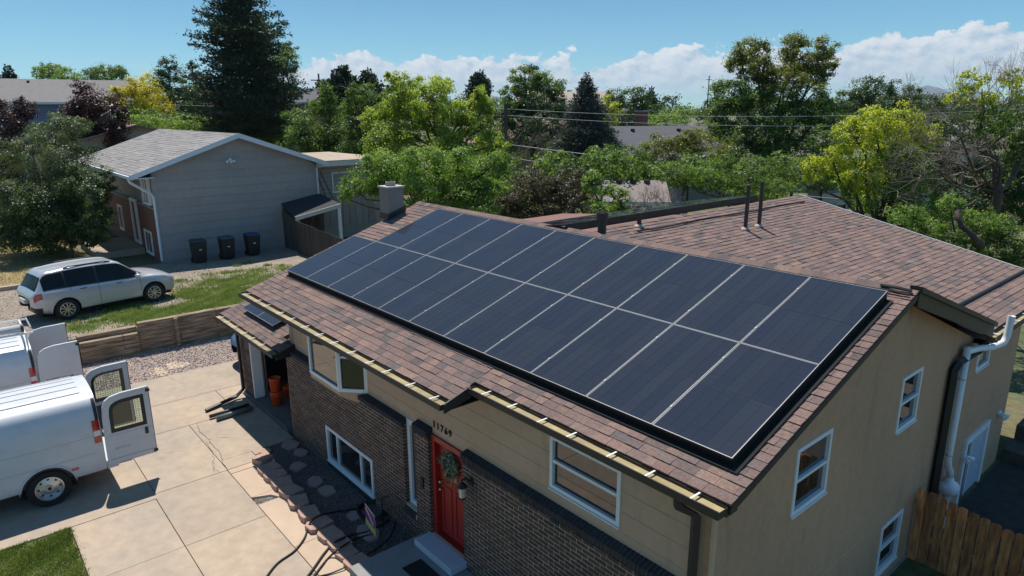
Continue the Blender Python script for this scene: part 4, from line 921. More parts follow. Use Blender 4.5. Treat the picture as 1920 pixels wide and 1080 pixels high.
# ================================================================== vehicles (local frame: x forward, y left, z up)
def cr_interp(A, t, T):               # Catmull-Rom of rows A at knots t, sampled at T
    A = np.asarray(A, float); t = np.asarray(t, float); out = []
    for x in T:
        i = int(np.clip(np.searchsorted(t, x, 'right')-1, 0, len(t)-2)); h = t[i+1]-t[i]; s = (x-t[i])/h
        m0 = (A[i+1]-A[max(i-1, 0)])/(t[i+1]-t[max(i-1, 0)])*h; m1 = (A[min(i+2, len(t)-1)]-A[i])/(t[min(i+2, len(t)-1)]-t[i])*h
        out.append((2*s**3-3*s**2+1)*A[i]+(s**3-2*s**2+s)*m0+(-2*s**3+3*s**2)*A[i+1]+(s**3-s**2)*m1)
    return np.array(out)
class Loft:
    def __init__(s, xs, secs, nu=90, nv=40):
        s.xs = np.array(xs, float); s.secs = np.array(secs, float); s.m = s.secs.shape[1]
    def S(s, U, V):                   # U: x positions, V: section parameter 0..m-1 ; returns (nu, nv, 3)
        g = cr_interp(s.secs.reshape(len(s.xs), -1), s.xs, U).reshape(len(U), s.m, 2)
        out = np.zeros((len(U), len(V), 3))
        for i in range(len(U)):
            p = cr_interp(g[i], np.arange(s.m), V); out[i, :, 0] = U[i]; out[i, :, 1] = p[:, 0]; out[i, :, 2] = p[:, 1]
        return out
def grid_mesh(mb, G, flip=False, keep=None):
    a, b = G.shape[:2]; vs = G.reshape(-1, 3); fs = []
    for i in range(a-1):
        for j in range(b-1):
            if keep is not None and not keep(G[i:i+2, j:j+2].reshape(-1, 3).mean(0)): continue
            f = (i*b+j, (i+1)*b+j, (i+1)*b+j+1, i*b+j+1); fs.append(f[::-1] if flip else f)
    mb.add(vs, fs)
def mirror(G): H = G.copy(); H[..., 1] *= -1; return H
def patch(loft, U, V, off, side=1):   # surface patch pushed outward by off
    G = loft.S(U, V); du = np.gradient(G, axis=0); dv = np.gradient(G, axis=1); n = np.cross(du, dv); n /= (np.linalg.norm(n, axis=2, keepdims=True)+1e-9)
    c = G.reshape(-1, 3).mean(0); sgn = np.sign((n*(G-np.array([c[0], 0, .9]))).sum(2).mean()); G = G+n*sgn*off
    return G if side > 0 else mirror(G)
m_tyre = M('tyre', (.014, .014, .014), .85, .2, 12); m_alloy = M('alloy', (.55, .56, .58), .3, .05, 4, metal=.85); m_well = M('wheel_well', (.006, .006, .006), .95)
m_tint = M('tinted_glass', (.006, .007, .008), .05, .1, 1, spec=.28); m_lampred = M('tail_lamp_red', (.42, .012, .012), .15, .1, 8, coat=1.0); m_lampclear = M('lamp_clear', (.65, .66, .68), .12, .1, 8, coat=1.0)
m_plastic = M('black_plastic', (.02, .02, .021), .55)
def wheel(root, x, y, r, w, side, kind):
    wroot = MB().lathe([(r*.62, -w/2), (r*.93, -w/2), (r, -w/2+.03), (r, w/2-.03), (r*.93, w/2), (r*.66, w/2), (r*.62, w/2-.03), (r*.62, -w/2)], (x, y, r), (0, side, 0), 32).build('wheel', m_tyre, root, smooth=False, local=True)
    o = np.array([x, y, r]); ax = np.array([0, side, 0.]); rim = MB(); R = r*.655
    rim.lathe([(R, w/2-.01), (R-.025, w/2-.005), (R-.04, w/2-.05), (R-.04, -.0)], o, ax, 32)
    if kind == 'alloy':
        for k in range(10):
            a = 2*math.pi*(k//2)/5+(.16 if k % 2 else -.16); a2 = 2*math.pi*(k//2)/5+(.30 if k % 2 else -.30)
            pt = lambda rr, an, h: o+ax*h+np.array([math.cos(an), 0, math.sin(an)])*rr
            wd = .045; rim.hexa([pt(.05, a-.3, w/2-.06), pt(.05, a+.3, w/2-.06), pt(R-.02, a2+.09, w/2-.06), pt(R-.02, a2-.09, w/2-.06), pt(.05, a-.3, w/2-.02), pt(.05, a+.3, w/2-.02), pt(R-.02, a2+.09, w/2-.015), pt(R-.02, a2-.09, w/2-.015)])
        rim.lathe([(0, w/2-.005), (.05, w/2-.01), (.065, w/2-.05)], o, ax, 16)
    else:
        rim.lathe([(0, w/2-.02), (.055, w/2-.02), (.065, w/2-.05), (.10, w/2-.055), (R*.92, w/2-.085), (R-.03, w/2-.03)], o, ax, 32)
    ro = rim.build('rim', m_alloy, wroot, local=True)
    MB().lathe([(0, -.02), (R-.041, -.02)], o, ax, 24).build('hub_shadow', m_well, wroot, local=True)
    if kind != 'alloy':
        for k in range(8): a = 2*math.pi*k/8; c = o+np.array([math.cos(a), 0, math.sin(a)])*R*.70; MB().lathe([(0, w/2-.066), (.024, w/2-.07)], c, ax, 10).build('vent_hole', m_well, wroot, local=True)
        MB().lathe([(0, w/2+.005), (.03, w/2), (.042, w/2-.03)], o, ax, 14).build('cap', m_plastic, wroot, local=True)
def arch_ring(L, xa, r, side, mat, root, R=.44):
    mb = MB(); pts = []
    for a in np.linspace(-.12, math.pi+.12, 26):
        x, z = xa+R*math.cos(a), r+R*math.sin(a)
        pr = L.S(np.array([x]), np.linspace(0, 4, 60))[0]; j = np.argmin(abs(pr[:, 2]-z)); pts.append((x, side*(pr[j, 1]+.002), z))
    mb.tube(pts, .022, 6); mb.build('arch_trim', mat, root, smooth=True, local=True)
def car(name, label, cat, loc, rot, paint, group=None):
    root = thing(name, label, cat, loc, group, rot)
    xs = [-2.34, -2.30, -2.18, -1.9, -1.55, -1.1, -.5, .1, .45, .80, 1.12, 1.5, 1.85, 2.12, 2.27, 2.34]
    #  points: sill, rocker, widest, shoulder, belt, roof edge, roof, centre
    def sec(w, zs, zb, yr, zr, zc, zw=.66): return [(w*.78, zs), (w*.955, zs+.09), (w, zw), (w*.985, zb-.10), (w*.945, zb), (yr, zr), (yr*.55, zc-.012), (0, zc)]
    S = [sec(.55, .48, .80, .40, .84, .86, .62), sec(.80, .42, .92, .70, .97, .99, .62), sec(.90, .36, 1.04, .74, 1.12, 1.16), sec(.945, .28, 1.09, .63, 1.55, 1.60), sec(.96, .24, 1.09, .64, 1.62, 1.67), sec(.965, .22, 1.08, .655, 1.655, 1.705), sec(.96, .22, 1.06, .665, 1.665, 1.72), sec(.96, .22, 1.045, .66, 1.645, 1.70), sec(.96, .22, 1.035, .655, 1.58, 1.63), sec(.96, .22, 1.03, .71, 1.32, 1.37), sec(.96, .22, 1.02, .80, 1.075, 1.115), sec(.955, .24, .985, .80, 1.03, 1.07), sec(.93, .26, .93, .76, .975, 1.015), sec(.86, .30, .84, .68, .89, .925), sec(.70, .36, .74, .52, .79, .81), sec(.45, .44, .64, .3, .68, .69, .58)]
    L_ = Loft(xs, S); U = np.linspace(xs[0], xs[-1], 130); V = np.linspace(0, 7, 57); G = L_.S(U, V); r = .365
    keep = lambda c: not (min(abs(c[0]+1.41), 9) < 2 and abs(c[1]) > .55 and (math.hypot(c[0]+1.41, c[2]-r) < .425 or math.hypot(c[0]-1.41, c[2]-r) < .425))
    keep = lambda c: not (abs(c[1]) > .55 and (math.hypot(c[0]+1.41, c[2]-r) < .43 or math.hypot(c[0]-1.41, c[2]-r) < .43))
    mb = MB(); grid_mesh(mb, G, keep=keep); grid_mesh(mb, mirror(G), True, keep=keep); body = mb.build('body', paint, root, smooth=True, recalc=False, local=True)
    MB().box(-2.1, 2.1, -.70, .70, .20, .55).build('underbody', m_well, root, local=True)
    for xa in (-1.41, 1.41): MB().lathe([(.46, -.93), (.46, .93), (0, .93)], (xa, 0, .42), (0, 1, 0), 20).build('wheel_well', m_well, root, local=True) if False else MB().box(xa-.43, xa+.43, -.80, .80, .2, .84).build('wheel_well', m_well, root, local=True)
    for xa in (-1.41, 1.41):
        for sd in (1, -1): wheel(root, xa, sd*.83, r, .235, sd, 'alloy'); arch_ring(L_, xa, r, sd, paint, root)
    for sd in (1, -1):
        for u0, u1, v0, v1 in ((-.33, .93, 4.10, 4.93), (-1.30, -.40, 4.10, 4.93), (-1.98, -1.36, 4.12, 4.88)):
            UU_ = np.linspace(u0, u1, 24); VV = np.linspace(v0, v1, 10); g = patch(L_, UU_, VV, .006, sd); mb = MB(); grid_mesh(mb, g); mb.build('side_window', m_tint, root, smooth=True, local=True)
        g = patch(L_, np.linspace(-2.0, .93, 50), np.linspace(4.02, 4.96, 10), .003, sd); mb = MB(); grid_mesh(mb, g); mb.build('window_surround', m_plastic, root, smooth=True, local=True)
        for xh in (-.85, .28): 
            p = L_.S(np.array([xh]), np.array([3.45]))[0, 0]; MB().box(xh-.10, xh+.10, sd*p[1]-.005, sd*(p[1]+.035), p[2]-.018, p[2]+.018).build('door_handle', m_plastic, root, bevel=.008, local=True)
        for xd, v1 in ((-.365, 4.0), (.98, 3.9), (-1.22, 4.0)):
            g = patch(L_, np.linspace(xd-.006, xd+.006, 2), np.linspace(1.2 if xd > -1 else 3.0, v1, 14), .002, sd); mb = MB(); grid_mesh(mb, g); mb.build('door_seam', m_well, root, local=True)
        g = patch(L_, np.linspace(-2.285, -2.06, 10), np.linspace(2.55, 3.75, 10), .008, sd); mb = MB(); grid_mesh(mb, g); mb.build('tail_lamp', m_lampred, root, smooth=True, local=True)
        g = patch(L_, np.linspace(1.92, 2.22, 10), np.linspace(3.0, 3.85, 8), .006, sd); mb = MB(); grid_mesh(mb, g); mb.build('headlight', m_lampclear, root, smooth=True, local=True)
        mi = MB(); mi.lathe([(0, -.11), (.07, -.09), (.09, 0), (.07, .09), (0, .11)], (.86, sd*1.07, 1.10), (0, sd, .1), 12); mi.build('mirror', paint, root, smooth=True, local=True)
        MB().tube([(-1.25, sd*.60, 1.69), (-1.1, sd*.60, 1.735), (.0, sd*.60, 1.735), (.2, sd*.60, 1.68)], .02, 8).build('roof_rail', m_plastic, root, smooth=True, local=True)
        g = patch(L_, np.linspace(-1.9, 1.95, 40), np.linspace(.25, 1.05, 6), .004, sd); mb = MB(); grid_mesh(mb, g, keep=lambda c: not (math.hypot(c[0]+1.41, c[2]-r) < .45 or math.hypot(c[0]-1.41, c[2]-r) < .45)); mb.build('sill_trim', m_plastic, root, smooth=True, local=True)
    def topglass(u0, u1, v0, nm, mat=None):
        Vv = np.linspace(v0, 7, 14); a = patch(L_, np.linspace(u0, u1, 16), Vv, .006, 1); mb = MB(); grid_mesh(mb, a); grid_mesh(mb, mirror(a), True); mb.build(nm, mat or m_tint, root, smooth=True, local=True)
    topglass(.50, 1.04, 5.12, 'windscreen'); topglass(-2.20, -1.97, 5.1, 'rear_window', M('rear_tint', (.006, .007, .008), .12, .1, 1, spec=.06))
    MB().box(1.05, 1.16, -.62, .62, 1.095, 1.112).build('cowl', m_plastic, root, local=True)
    mb = MB(); mb.box(-2.42, -2.30, -.28, .28, .66, .80); mb.build('number_plate', m_lampclear, root, local=True)
    a = patch(L_, np.linspace(-2.335, -2.1, 8), np.linspace(.2, 1.6, 10), .006); mb = MB(); grid_mesh(mb, a); grid_mesh(mb, mirror(a), True); mb.build('bumper_trim', m_plastic, root, local=True)
    return root
m_silver = M('silver_paint', (.52, .53, .55), .30, .02, 2, metal=.35, coat=.7, coatr=.04)
_a, _b = np.array([-22.85, -3.14]), np.array([-23.36, -.33]); _d = (_b-_a)/np.linalg.norm(_b-_a); _rt = np.array([_d[1], -_d[0]]); _m = (_a+_b)/2-_rt*.94
car('parked_car', 'silver crossover car with dark windows parked on the gravel beside the grey house', 'car', (_m[0], _m[1], NZ+.0), math.atan2(_d[1], _d[0]), m_silver)
m_blue = M('blue_paint', (.10, .19, .33), .3, .03, 2, metal=.4, coat=1.0, coatr=.04)
car('parked_car', 'blue car mostly hidden behind the garage corner, only its end showing', 'car', (-16.55, 2.55, GZ), math.radians(-88), m_blue)

# ------------------------------------------------------------------ vans
m_van = M('white_van_paint', (.58, .59, .61), .38, .04, 3, coat=.25, coatr=.05, stain=(1.3, .88, (1, 1, 2.2)))
m_vanin = M('van_interior', (.07, .07, .075), .8)
m_clear = glassmat('clear_glass', (.80, .87, .82))
m_wire = M('wire_mesh', (.12, .13, .12), .5)
VSEC = [(.80, .38), (.955, .46), (.995, .80), (1.0, 1.15), (.975, 1.45), (.915, 1.72), (.80, 1.92), (.55, 2.03), (.25, 2.075), (0, 2.085)]
def van(label, loc, rot, rack, window, badge):
    root = thing('cargo_van', label, 'van', loc, 'white cargo vans on the driveway', rot)
    V0 = np.array(VSEC); xs = [-1.0, -.9, 0, 1.6, 2.9, 3.3, 3.75, 4.1, 4.45, 4.62]
    def mod(k, dz, narrow): q = V0.copy(); q[:, 0] *= narrow; q[:, 1] = np.minimum(q[:, 1], q[:, 1]*0+dz) if dz else q[:, 1]; return q
    S = [V0*[.985, 1], V0, V0, V0, V0, V0*[.99, .99], V0*[.98, 1]*1.0, V0*[.96, 1], V0*[.92, 1], V0*[.85, 1]]
    S = [s.copy() for s in S]
    for i, ztop in ((5, 2.02), (6, 1.62), (7, 1.30), (8, 1.15), (9, 1.0)):
        z = S[i][:, 1]; S[i][:, 1] = np.where(z > .8, .8+(z-.8)*(ztop-.8)/(2.085-.8), z)
    L_ = Loft(xs, S); U = np.linspace(xs[0], xs[-1], 110); V = np.linspace(0, 9, 64); G = L_.S(U, V); r = .375
    keep = lambda c: not (abs(c[1]) > .6 and (math.hypot(c[0], c[2]-r) < .46 or math.hypot(c[0]-3.43, c[2]-r) < .46))
    mb = MB(); grid_mesh(mb, G, keep=keep); grid_mesh(mb, mirror(G), True, keep=keep); body = mb.build('body', m_van, root, smooth=True, recalc=False, local=True)
    IN = np.array(VSEC)*[.94, .965]+[0, .02]; Gi = np.stack([np.stack([np.full(len(IN), x), IN[:, 0], IN[:, 1]], 1) for x in (-.99, 2.4)]); mb = MB(); grid_mesh(mb, Gi); grid_mesh(mb, mirror(Gi), True)
    mb.box(-.98, 2.4, -.9, .9, .52, .58); mb.box(2.38, 2.42, -.93, .93, .5, 2.0); mb.build('cargo_lining', m_vanin, root, recalc=False, local=True)
    sh = MB()
    for z in (.85, 1.2, 1.55):
        for sd in (1, -1): sh.box(-.7, 2.3, sd*.88 if sd < 0 else .5, -.5 if sd < 0 else .88, z, z+.025)
    sh.build('shelving', m_metal, root, local=True)
    # rear opening surround
    o_ = [(p[0]*.985, p[1]) for p in VSEC]; i_ = [(p[0]*.92, .58+(p[1]-.38)*(1.96-.58)/(2.085-.38)) for p in VSEC]
    loop = lambda q: [(-1.0, y, z) for y, z in q]+[(-1.0, -y, z) for y, z in q[::-1][1:]]
    MB().ring(loop(o_), loop(i_), (.05, 0, 0)).build('rear_frame', m_van, root, local=True)
    MB().box(-1.22, -1.01, -.95, .95, .42, .60).build('rear_bumper', m_van, root, bevel=.02, local=True)
    for xa in (0, 3.43):
        MB().box(xa-.46, xa+.46, -.86, .86, .25, .90).build('wheel_well', m_well, root, local=True)
        for sd in (1, -1): wheel(root, xa, sd*.865, r, .24, sd, 'steel'); arch_ring(L_, xa, r, sd, m_van, root, .465)
    for sd in (1, -1):
        g = patch(L_, np.linspace(-.985, -.86, 6), np.linspace(2.75, 4.3, 14), .012, sd); mb = MB(); grid_mesh(mb, g); tl_ = mb.build('tail_lamp', m_lampred, root, smooth=True, local=True)
        g = patch(L_, np.linspace(-.98, -.865, 4), np.linspace(3.2, 3.55, 4), .015, sd); mb = MB(); grid_mesh(mb, g); mb.build('reverse_lens', m_lampclear, tl_, smooth=True, local=True)
        g = patch(L_, np.linspace(-.99, -.93, 4), np.linspace(4.3, 6.1, 14), .009, sd); mb = MB(); grid_mesh(mb, g); mb.build('pillar_trim', m_plastic, root, smooth=True, local=True)
        for vv in (2.15, 3.2): 
            g = patch(L_, np.linspace(-.85, 2.6, 40), np.linspace(vv, vv+.04, 2), .002, sd); mb = MB(); grid_mesh(mb, g, keep=lambda c: math.hypot(c[0], c[2]-r) > .5); mb.build('body_crease', M('van_seam', (.42, .43, .45), .5), root, local=True)
        for xs_ in (.95, 1.9):
            g = patch(L_, np.linspace(xs_-.005, xs_+.005, 2), np.linspace(1.3, 6.2, 20), .002, sd); mb = MB(); grid_mesh(mb, g); mb.build('panel_seam', M('van_seam', (.42, .43, .45), .5), root, local=True)
        MB().box(-.52, -.40, sd*1.0-.01, sd*1.0+.012, .62, .66).build('side_marker', m_lampred, root, local=True)
        # doors swung straight back
        y0 = sd*.955; W_, zb, zt = .90, .50, 2.0
        prof = [(0, zb), (W_, zb), (W_, zt), (.40, zt-.01), (.20, zt-.05), (.10, zt-.12), (.045, zt-.25), (.02, zt-.5)]
        def D(d, z, o): return (-1.03-d, y0+sd*o, z)
        outer = [D(d, z, .03) for d, z in prof]
        if window:
            wz0, wz1 = 1.18, 1.86; hole = [(.14, wz0), (.80, wz0), (.80, wz1), (.40, wz1-.005), (.28, wz1-.03), (.20, wz1-.08), (.16, wz1-.16), (.145, wz1-.3)]
            dd = MB().ring(outer, [D(d, z, .03) for d, z in hole], (0, -sd*.06, 0)).build('door', m_van, root, bevel=.006, local=True)
            ih = [(d*.80+.094, z*.78+.335) for d, z in hole]
            MB().ring([D(d, z, .028) for d, z in hole], [D(d, z, .028) for d, z in ih], (0, -sd*.004, 0)).build('window_border', m_plastic, dd, local=True)
            MB().prism([D(d, z, .020) for d, z in hole], (0, -sd*.004, 0)).build('window_pane', m_clear, dd, local=True)
            wm_ = MB()
            for k in range(14): d = .16+k*.048; wm_.add([D(d-.003, wz0, -.0), D(d+.003, wz0, -.0), D(d+.003, wz1-.04, -.0), D(d-.003, wz1-.04, -.0)], [(0, 1, 2, 3)])
            for k in range(13): z = wz0+.02+k*.05; wm_.add([D(.15, z-.003, -.001), D(.80, z-.003, -.001), D(.80, z+.003, -.001), D(.15, z+.003, -.001)], [(0, 1, 2, 3)])
            wm_.build('wire_screen', m_wire, dd, local=True)
        else:
            dd = MB().prism(outer, (0, -sd*.06, 0)).build('door', m_van, root, bevel=.006, local=True)
        MB().prism([D(.06, zb+.05, -.031), D(W_-.05, zb+.05, -.031), D(W_-.05, 1.10, -.031), D(.06, 1.10, -.031)], (0, -sd*.012, 0)).build('inner_panel', m_vanin if window else m_van, dd, local=True)
        MB().box(-1.03-W_-.012, -1.03-W_, y0-.03, y0+.03, zb+.02, zt-.02).build('edge_seal', m_plastic, dd, local=True)
        for z in (zt-.08, zb+.06): MB().box(-1.03-W_-.03, -1.03-W_+.05, y0+sd*.03, y0+sd*.05, z-.03, z+.03).build('hinge', m_plastic, dd, local=True)
        MB().box(-1.03-W_+.10, -1.03-W_+.16, y0+sd*.03, y0+sd*.055, .98, 1.12).build('door_handle', m_plastic, dd, bevel=.006, local=True)
        for za, zc in ((.60, .62), (1.12, 1.128)): MB().prism([D(.05, za, .0305), D(W_-.04, za, .0305), D(W_-.04, zc, .0305), D(.05, zc, .0305)], (0, sd*.003, 0)).build('pressed_line', M('van_seam', (.42, .43, .45), .5), dd, local=True)
        if sd == RSIDE:
            ax = (-1, 0, 0) if sd < 0 else (1, 0, 0)
            if badge == 'SAVANA': textmesh('badge', 'SAVANA', .075, D(.16, .80, .0325), (-1, 0, 0), (0, 0, 1), M('badge_grey', (.40, .40, .41), .4), dd, .002, local=True)
            else:
                textmesh('lettering', 'SUMMIT SOLAR', .082, D(.14, 1.12, .0325), (-1, 0, 0), (0, 0, 1), M('dark_lettering', (.05, .05, .055), .5), dd, .001, local=True)
                MB().prism([D(.40, 1.03, .031), D(.49, 1.03, .031), D(.445, 1.085, .031)], (0, sd*.002, 0)).build('emblem', m_plastic, dd, local=True)
            if window: textmesh('window_lettering', 'LIC & INSURED', .05, D(.27, 1.195, .030), (-1, 0, 0), (0, 0, 1), m_white, dd, .001, local=True) if False else None
    for y in (-.55, -.28, 0, .28, .55):
        g = [(x, y-.012, np.interp(abs(y), [0, .25, .55], [2.085, 2.075, 2.03])+.004) for x in (-.8, 2.9)]+[(x, y+.012, np.interp(abs(y), [0, .25, .55], [2.085, 2.075, 2.03])+.004) for x in (2.9, -.8)]
        MB().prism(g, (0, 0, .008)).build('roof_rib', m_van, root, local=True)
    if rack:
        rk = MB()
        for y in (-.72, .72): rk.tube([(-1.1, y, 2.34), (3.0, y, 2.34)], .024, 6)
        for x in (-.95, .1, 1.2, 2.3):
            rk.tube([(x, -.74, 2.33), (x, .74, 2.33)], .022, 6)
            for y in (-.72, .72): rk.tube([(x, y, 2.33), (x, y*1.1, 1.9)], .02, 6)
        rk.build('roof_rack', m_white, root, local=True)
        MB().tube([(-1.1, -.74, 2.36), (-1.1, .3, 2.36)], .02, 6).build('roller_bar', m_metal, root, local=True)
        cond = MB().tube([(-.9, .62, 2.46), (2.4, .62, 2.46)], .095, 14).build('conduit_carrier', m_van, root, smooth=True, local=True); MB().lathe([(0, 0), (.10, 0), (.10, .06)], (-.94, .62, 2.46), (1, 0, 0), 14).build('carrier_cap', m_plastic, cond, local=True)
    return root
RSIDE = 1
van('nearer white cargo van backed in with windowed rear doors swung open', (-12.42, -5.12, GZ), math.radians(-90), False, True, 'SAVANA')
van('farther white cargo van with roof ladder rack and solid rear doors open', (-16.72, -5.72, GZ), math.radians(-90), True, False, 'SOLAR')
# ================================================================== grey neighbouring house
NX, NXF = -30.46, -43.6; NY0, NY1 = 1.63, 9.45; NR = 5.52; NRZ = 2.54; NSL = .352
m_ngrey = M('grey_lap_siding', (.35, .315, .30), .85, .09, 5, .002, 20, base2=(.31, .285, .275), stainscale=.5, objrand=.05)
m_ntrim = M('pale_grey_trim', (.62, .66, .70), .6, .04, 3); m_nbrick = None
def brickmat():
    m = bpy.data.materials.new('red_brick_far'); m.use_nodes = True; t = m.node_tree; l = t.links; b = t.nodes['Principled BSDF']
    tcn = nd(t, 'ShaderNodeTexCoord'); mp = nd(t, 'ShaderNodeMapping'); mp.inputs['Rotation'].default_value = (math.pi/2, 0, 0); l.new(tcn.outputs['Object'], mp.inputs[0])
    br = nd(t, 'ShaderNodeTexBrick', offset=.5); br.inputs['Color1'].default_value = (.20, .075, .055, 1); br.inputs['Color2'].default_value = (.12, .05, .042, 1); br.inputs['Mortar'].default_value = (.24, .17, .14, 1)
    br.inputs['Scale'].default_value = 1.0; br.inputs['Brick Width'].default_value = .21; br.inputs['Row Height'].default_value = .067; br.inputs['Mortar Size'].default_value = .006; l.new(mp.outputs[0], br.inputs['Vector'])
    l.new(br.outputs[0], b.inputs['Base Color']); b.inputs['Roughness'].default_value = .9; return m
m_nbrick = brickmat()
nh = thing('house', 'grey neighbouring house with gable end, brick front and pale grey roof trim', 'house', (-36, 5, NZ))
def nz(y): return NRZ-NSL*abs(y-NR)
mb = MB(); mb.prism([(NX-.13, NY0, NZ-.3), (NX-.13, NY1, NZ-.3), (NX-.13, NY1, nz(NY1)-.12), (NX-.13, NR, NRZ-.12), (NX-.13, NY0, nz(NY0)-.12)], (-.1, 0, 0)); mb.box(NXF, NX-.23, NY1-.1, NY1, NZ-.3, nz(NY1)-.15)
mb.box(NXF, NX-.23, NY0+.08, NY0+.2, -.75, nz(NY0)-.1); mb.build('wall', m_ngrey, nh)
MB().box(NXF, NX-.24, NY0-.02, NY0+.2, NZ-.3, -.75).build('brick_front', m_nbrick, nh)
MB().box(NXF, NX-.2, NY0-.06, NY0+.2, -.76, -.70).build('ledge', m_ngrey, nh)
z = NZ-.3; k = 0
while z < NRZ-.2:
    z1 = min(z+.40, NRZ-.2)
    def yr(zz):
        if zz < nz(NY0)-.12: return NY0, NY1
        d = (NRZ-.12-zz)/NSL; return NR-d, NR+d
    a0, b0 = yr(z); a1, b1 = yr(z1-.006); a0, b0 = max(a0, NY0), min(b0, NY1); a1, b1 = max(a1, NY0), min(b1, NY1)
    MB().hexa([(NX-.125, a0, z), (NX+.02, a0, z), (NX+.02, b0, z), (NX-.125, b0, z), (NX-.125, a1, z1-.004), (NX-.0, a1, z1-.004), (NX-.0, b1, z1-.004), (NX-.125, b1, z1-.004)]).build('siding_board', m_ngrey, nh); z = z1; k += 1
aN = math.atan(NSL); nf = np.array([0, -math.sin(aN), math.cos(aN)]); nb = np.array([0, math.sin(aN), math.cos(aN)]); yE0, yE1 = .72, 9.95
nr = MB(); nr.prism([(NX+.45, yE0, nz(yE0)), (NX+.45, NR, NRZ), (NXF-.4, NR, NRZ), (NXF-.4, yE0, nz(yE0))], -nf*.1); nr.prism([(NX+.45, yE1, nz(yE1)), (NX+.45, NR+.002, NRZ), (NXF-.4, NR+.002, NRZ), (NXF-.4, yE1, nz(yE1))], -nb*.1)
nr = nr.build('roof', m_deck, nh)
GS = [((.265, .25, .245), 4), ((.25, .238, .233), 3), ((.28, .262, .255), 2), ((.235, .222, .22), 1)]
sf2 = np.array([0, math.cos(aN), math.sin(aN)])
mb = MB()
for q in shingles((0, yE0, nz(yE0)), (1, 0, 0), sf2, nf, (NR-yE0)/math.cos(aN), lambda s: (NXF-.4, NX+.45), .20, .5, 1.1, GS): mb.add(q[0], SHF, q[1])
o = mb.build('shingles', m_shingle_grey, nr, recalc=False); o['kind'] = 'stuff'
for ya in (yE0, yE1): MB().prism([(NX+.47, ya, nz(ya)+.03), (NX+.47, NR, NRZ+.03), (NX+.47, NR, NRZ-.20), (NX+.47, ya, nz(ya)-.2)], (-.04, 0, 0)).build('rake_board', m_ntrim, nr)
MB().box(NXF-.4, NX+.42, yE0-.11, yE0-.005, nz(yE0)-.14, nz(yE0)-.02).build('gutter', m_ntrim, nh)
MB().box(NXF-.4, NX+.4, yE0, NY0+.05, nz(yE0)-.16, nz(yE0)-.12).build('soffit', m_ntrim, nh)
MB().tube([(NX+.2, yE0-.05, nz(yE0)-.12), (NX+.2, yE0-.0, nz(yE0)-.3), (NX+.12, NY0-.12, -.02), (NX+.07, NY0-.02, -.18), (NX+.07, NY0-.02, NZ+.1)], .06, 4).build('downspout', m_ntrim, nh)
MB().tube([(NX+.2, yE1-.2, nz(yE1)-.2), (NX+.1, NY1+.02, nz(NY1)-.45), (NX+.08, NY1+.03, -1.5)], .05, 4).build('downspout', m_ntrim, nh)
TN = frame_T((0, NY0-.02, 0), (1, 0, 0), (0, -1, 0))
window(TN, -32.35, -31.05, -.60, .62, nh, mull=(-31.9, -31.48), fw=.07, proud=.06)
window(TN, -33.05, -31.75, -3.05, -1.95, nh, mull=(-32.55,), fw=.07, proud=.05)
window(TN, -38.6, -37.6, -2.6, -1.3, nh, mull=(-38.1,), fw=.07, proud=.05)
window(TN, -35.2, -34.0, -2.85, -.62, nh, mull=(-34.6,), fw=.14, proud=.08, name='door', sill=False)
MB().box(-37.5, -33.4, NY0-2.2, NY0-.05, NZ-.2, NZ+.28).build('porch', m_conc, nh, bevel=.02)
fl = MB().lathe([(0, 0), (.08, 0), (.08, .05), (0, .06)], (NX+.03, 5.15, 1.32), (1, 0, 0), 12).build('flood_light', m_white, nh)
for s in (-1, 0, 1): MB().lathe([(.02, 0), (.03, .06), (.08, .2), (0, .18)], (NX+.07, 5.15+.05*s, 1.30), (.7, .8*s, -.35), 12).build('lamp_head', m_white, fl, smooth=True)
# rear addition with flat roof, window and board skirt
ax0, ax1 = -38, -31.0
mb = MB(); mb.box(ax0, ax1, NY1+.02, 13.6, NZ-.3, .70); mb.build('addition_wall', M('taupe_siding', (.30, .285, .27), .85, .06, 3), nh)
for z in np.arange(-1.2, .7, .22): MB().box(ax1, ax1+.01, NY1+.3, 13.6, z, z+.012).build('lap_edge', m_trim, nh)
MB().box(ax0-.3, ax1+.45, NY1+.1, 14.0, .72, .98).build('addition_roof', m_ntrim, nh); MB().box(ax0-.3, ax1+.44, NY1+.12, 13.98, .981, 1.02).build('roof', m_conc, nh)
TA = frame_T((ax1, 0, 0), (0, 1, 0), (1, 0, 0)); window(TA, 10.6, 12.6, -.72, .34, nh, mull=(11.5,), fw=.05, proud=.03)
y = NY1+.5
while y < 13.6: MB().box(ax1+.02, ax1+.045, y, y+.36, -2.6, -1.05).build('skirt_board', M('taupe_board', (.27, .25, .235), .85, .1, 3, objrand=.12), nh); y += .385
# lean-to shed at the gable end
ls = thing('lean_to_shed', 'small lean-to shed with dark roof and white front against grey gable wall', 'shed', (-29.6, 8.6, NZ))
A, B, C_, D_ = (NX+.03, 7.5, -1.0), (NX+.03, 9.9, -.72), (-28.35, 9.9, -1.10), (-28.35, 7.25, -1.42)
A, B, C_, D_ = (NX+.03, 7.45, -.98), (NX+.03, 9.55, -.62), (-28.45, 9.75, -1.02), (-28.45, 7.3, -1.45)
MB().prism([A, B, C_, D_], (0, 0, -.07)).build('roof', M('tar_roof', (.035, .035, .04), .9, .2, 8), ls)
dv = np.array(C_)-np.array(D_)
MB().prism([np.array(D_)+(.02, 0, .03), np.array(C_)+(.02, 0, .03), np.array(C_)+(.02, 0, -.17), np.array(D_)+(.02, 0, -.17)], (.05, 0, 0)).build('fascia', M('weathered_white', (.5, .48, .45), .8, .2, 5), ls)
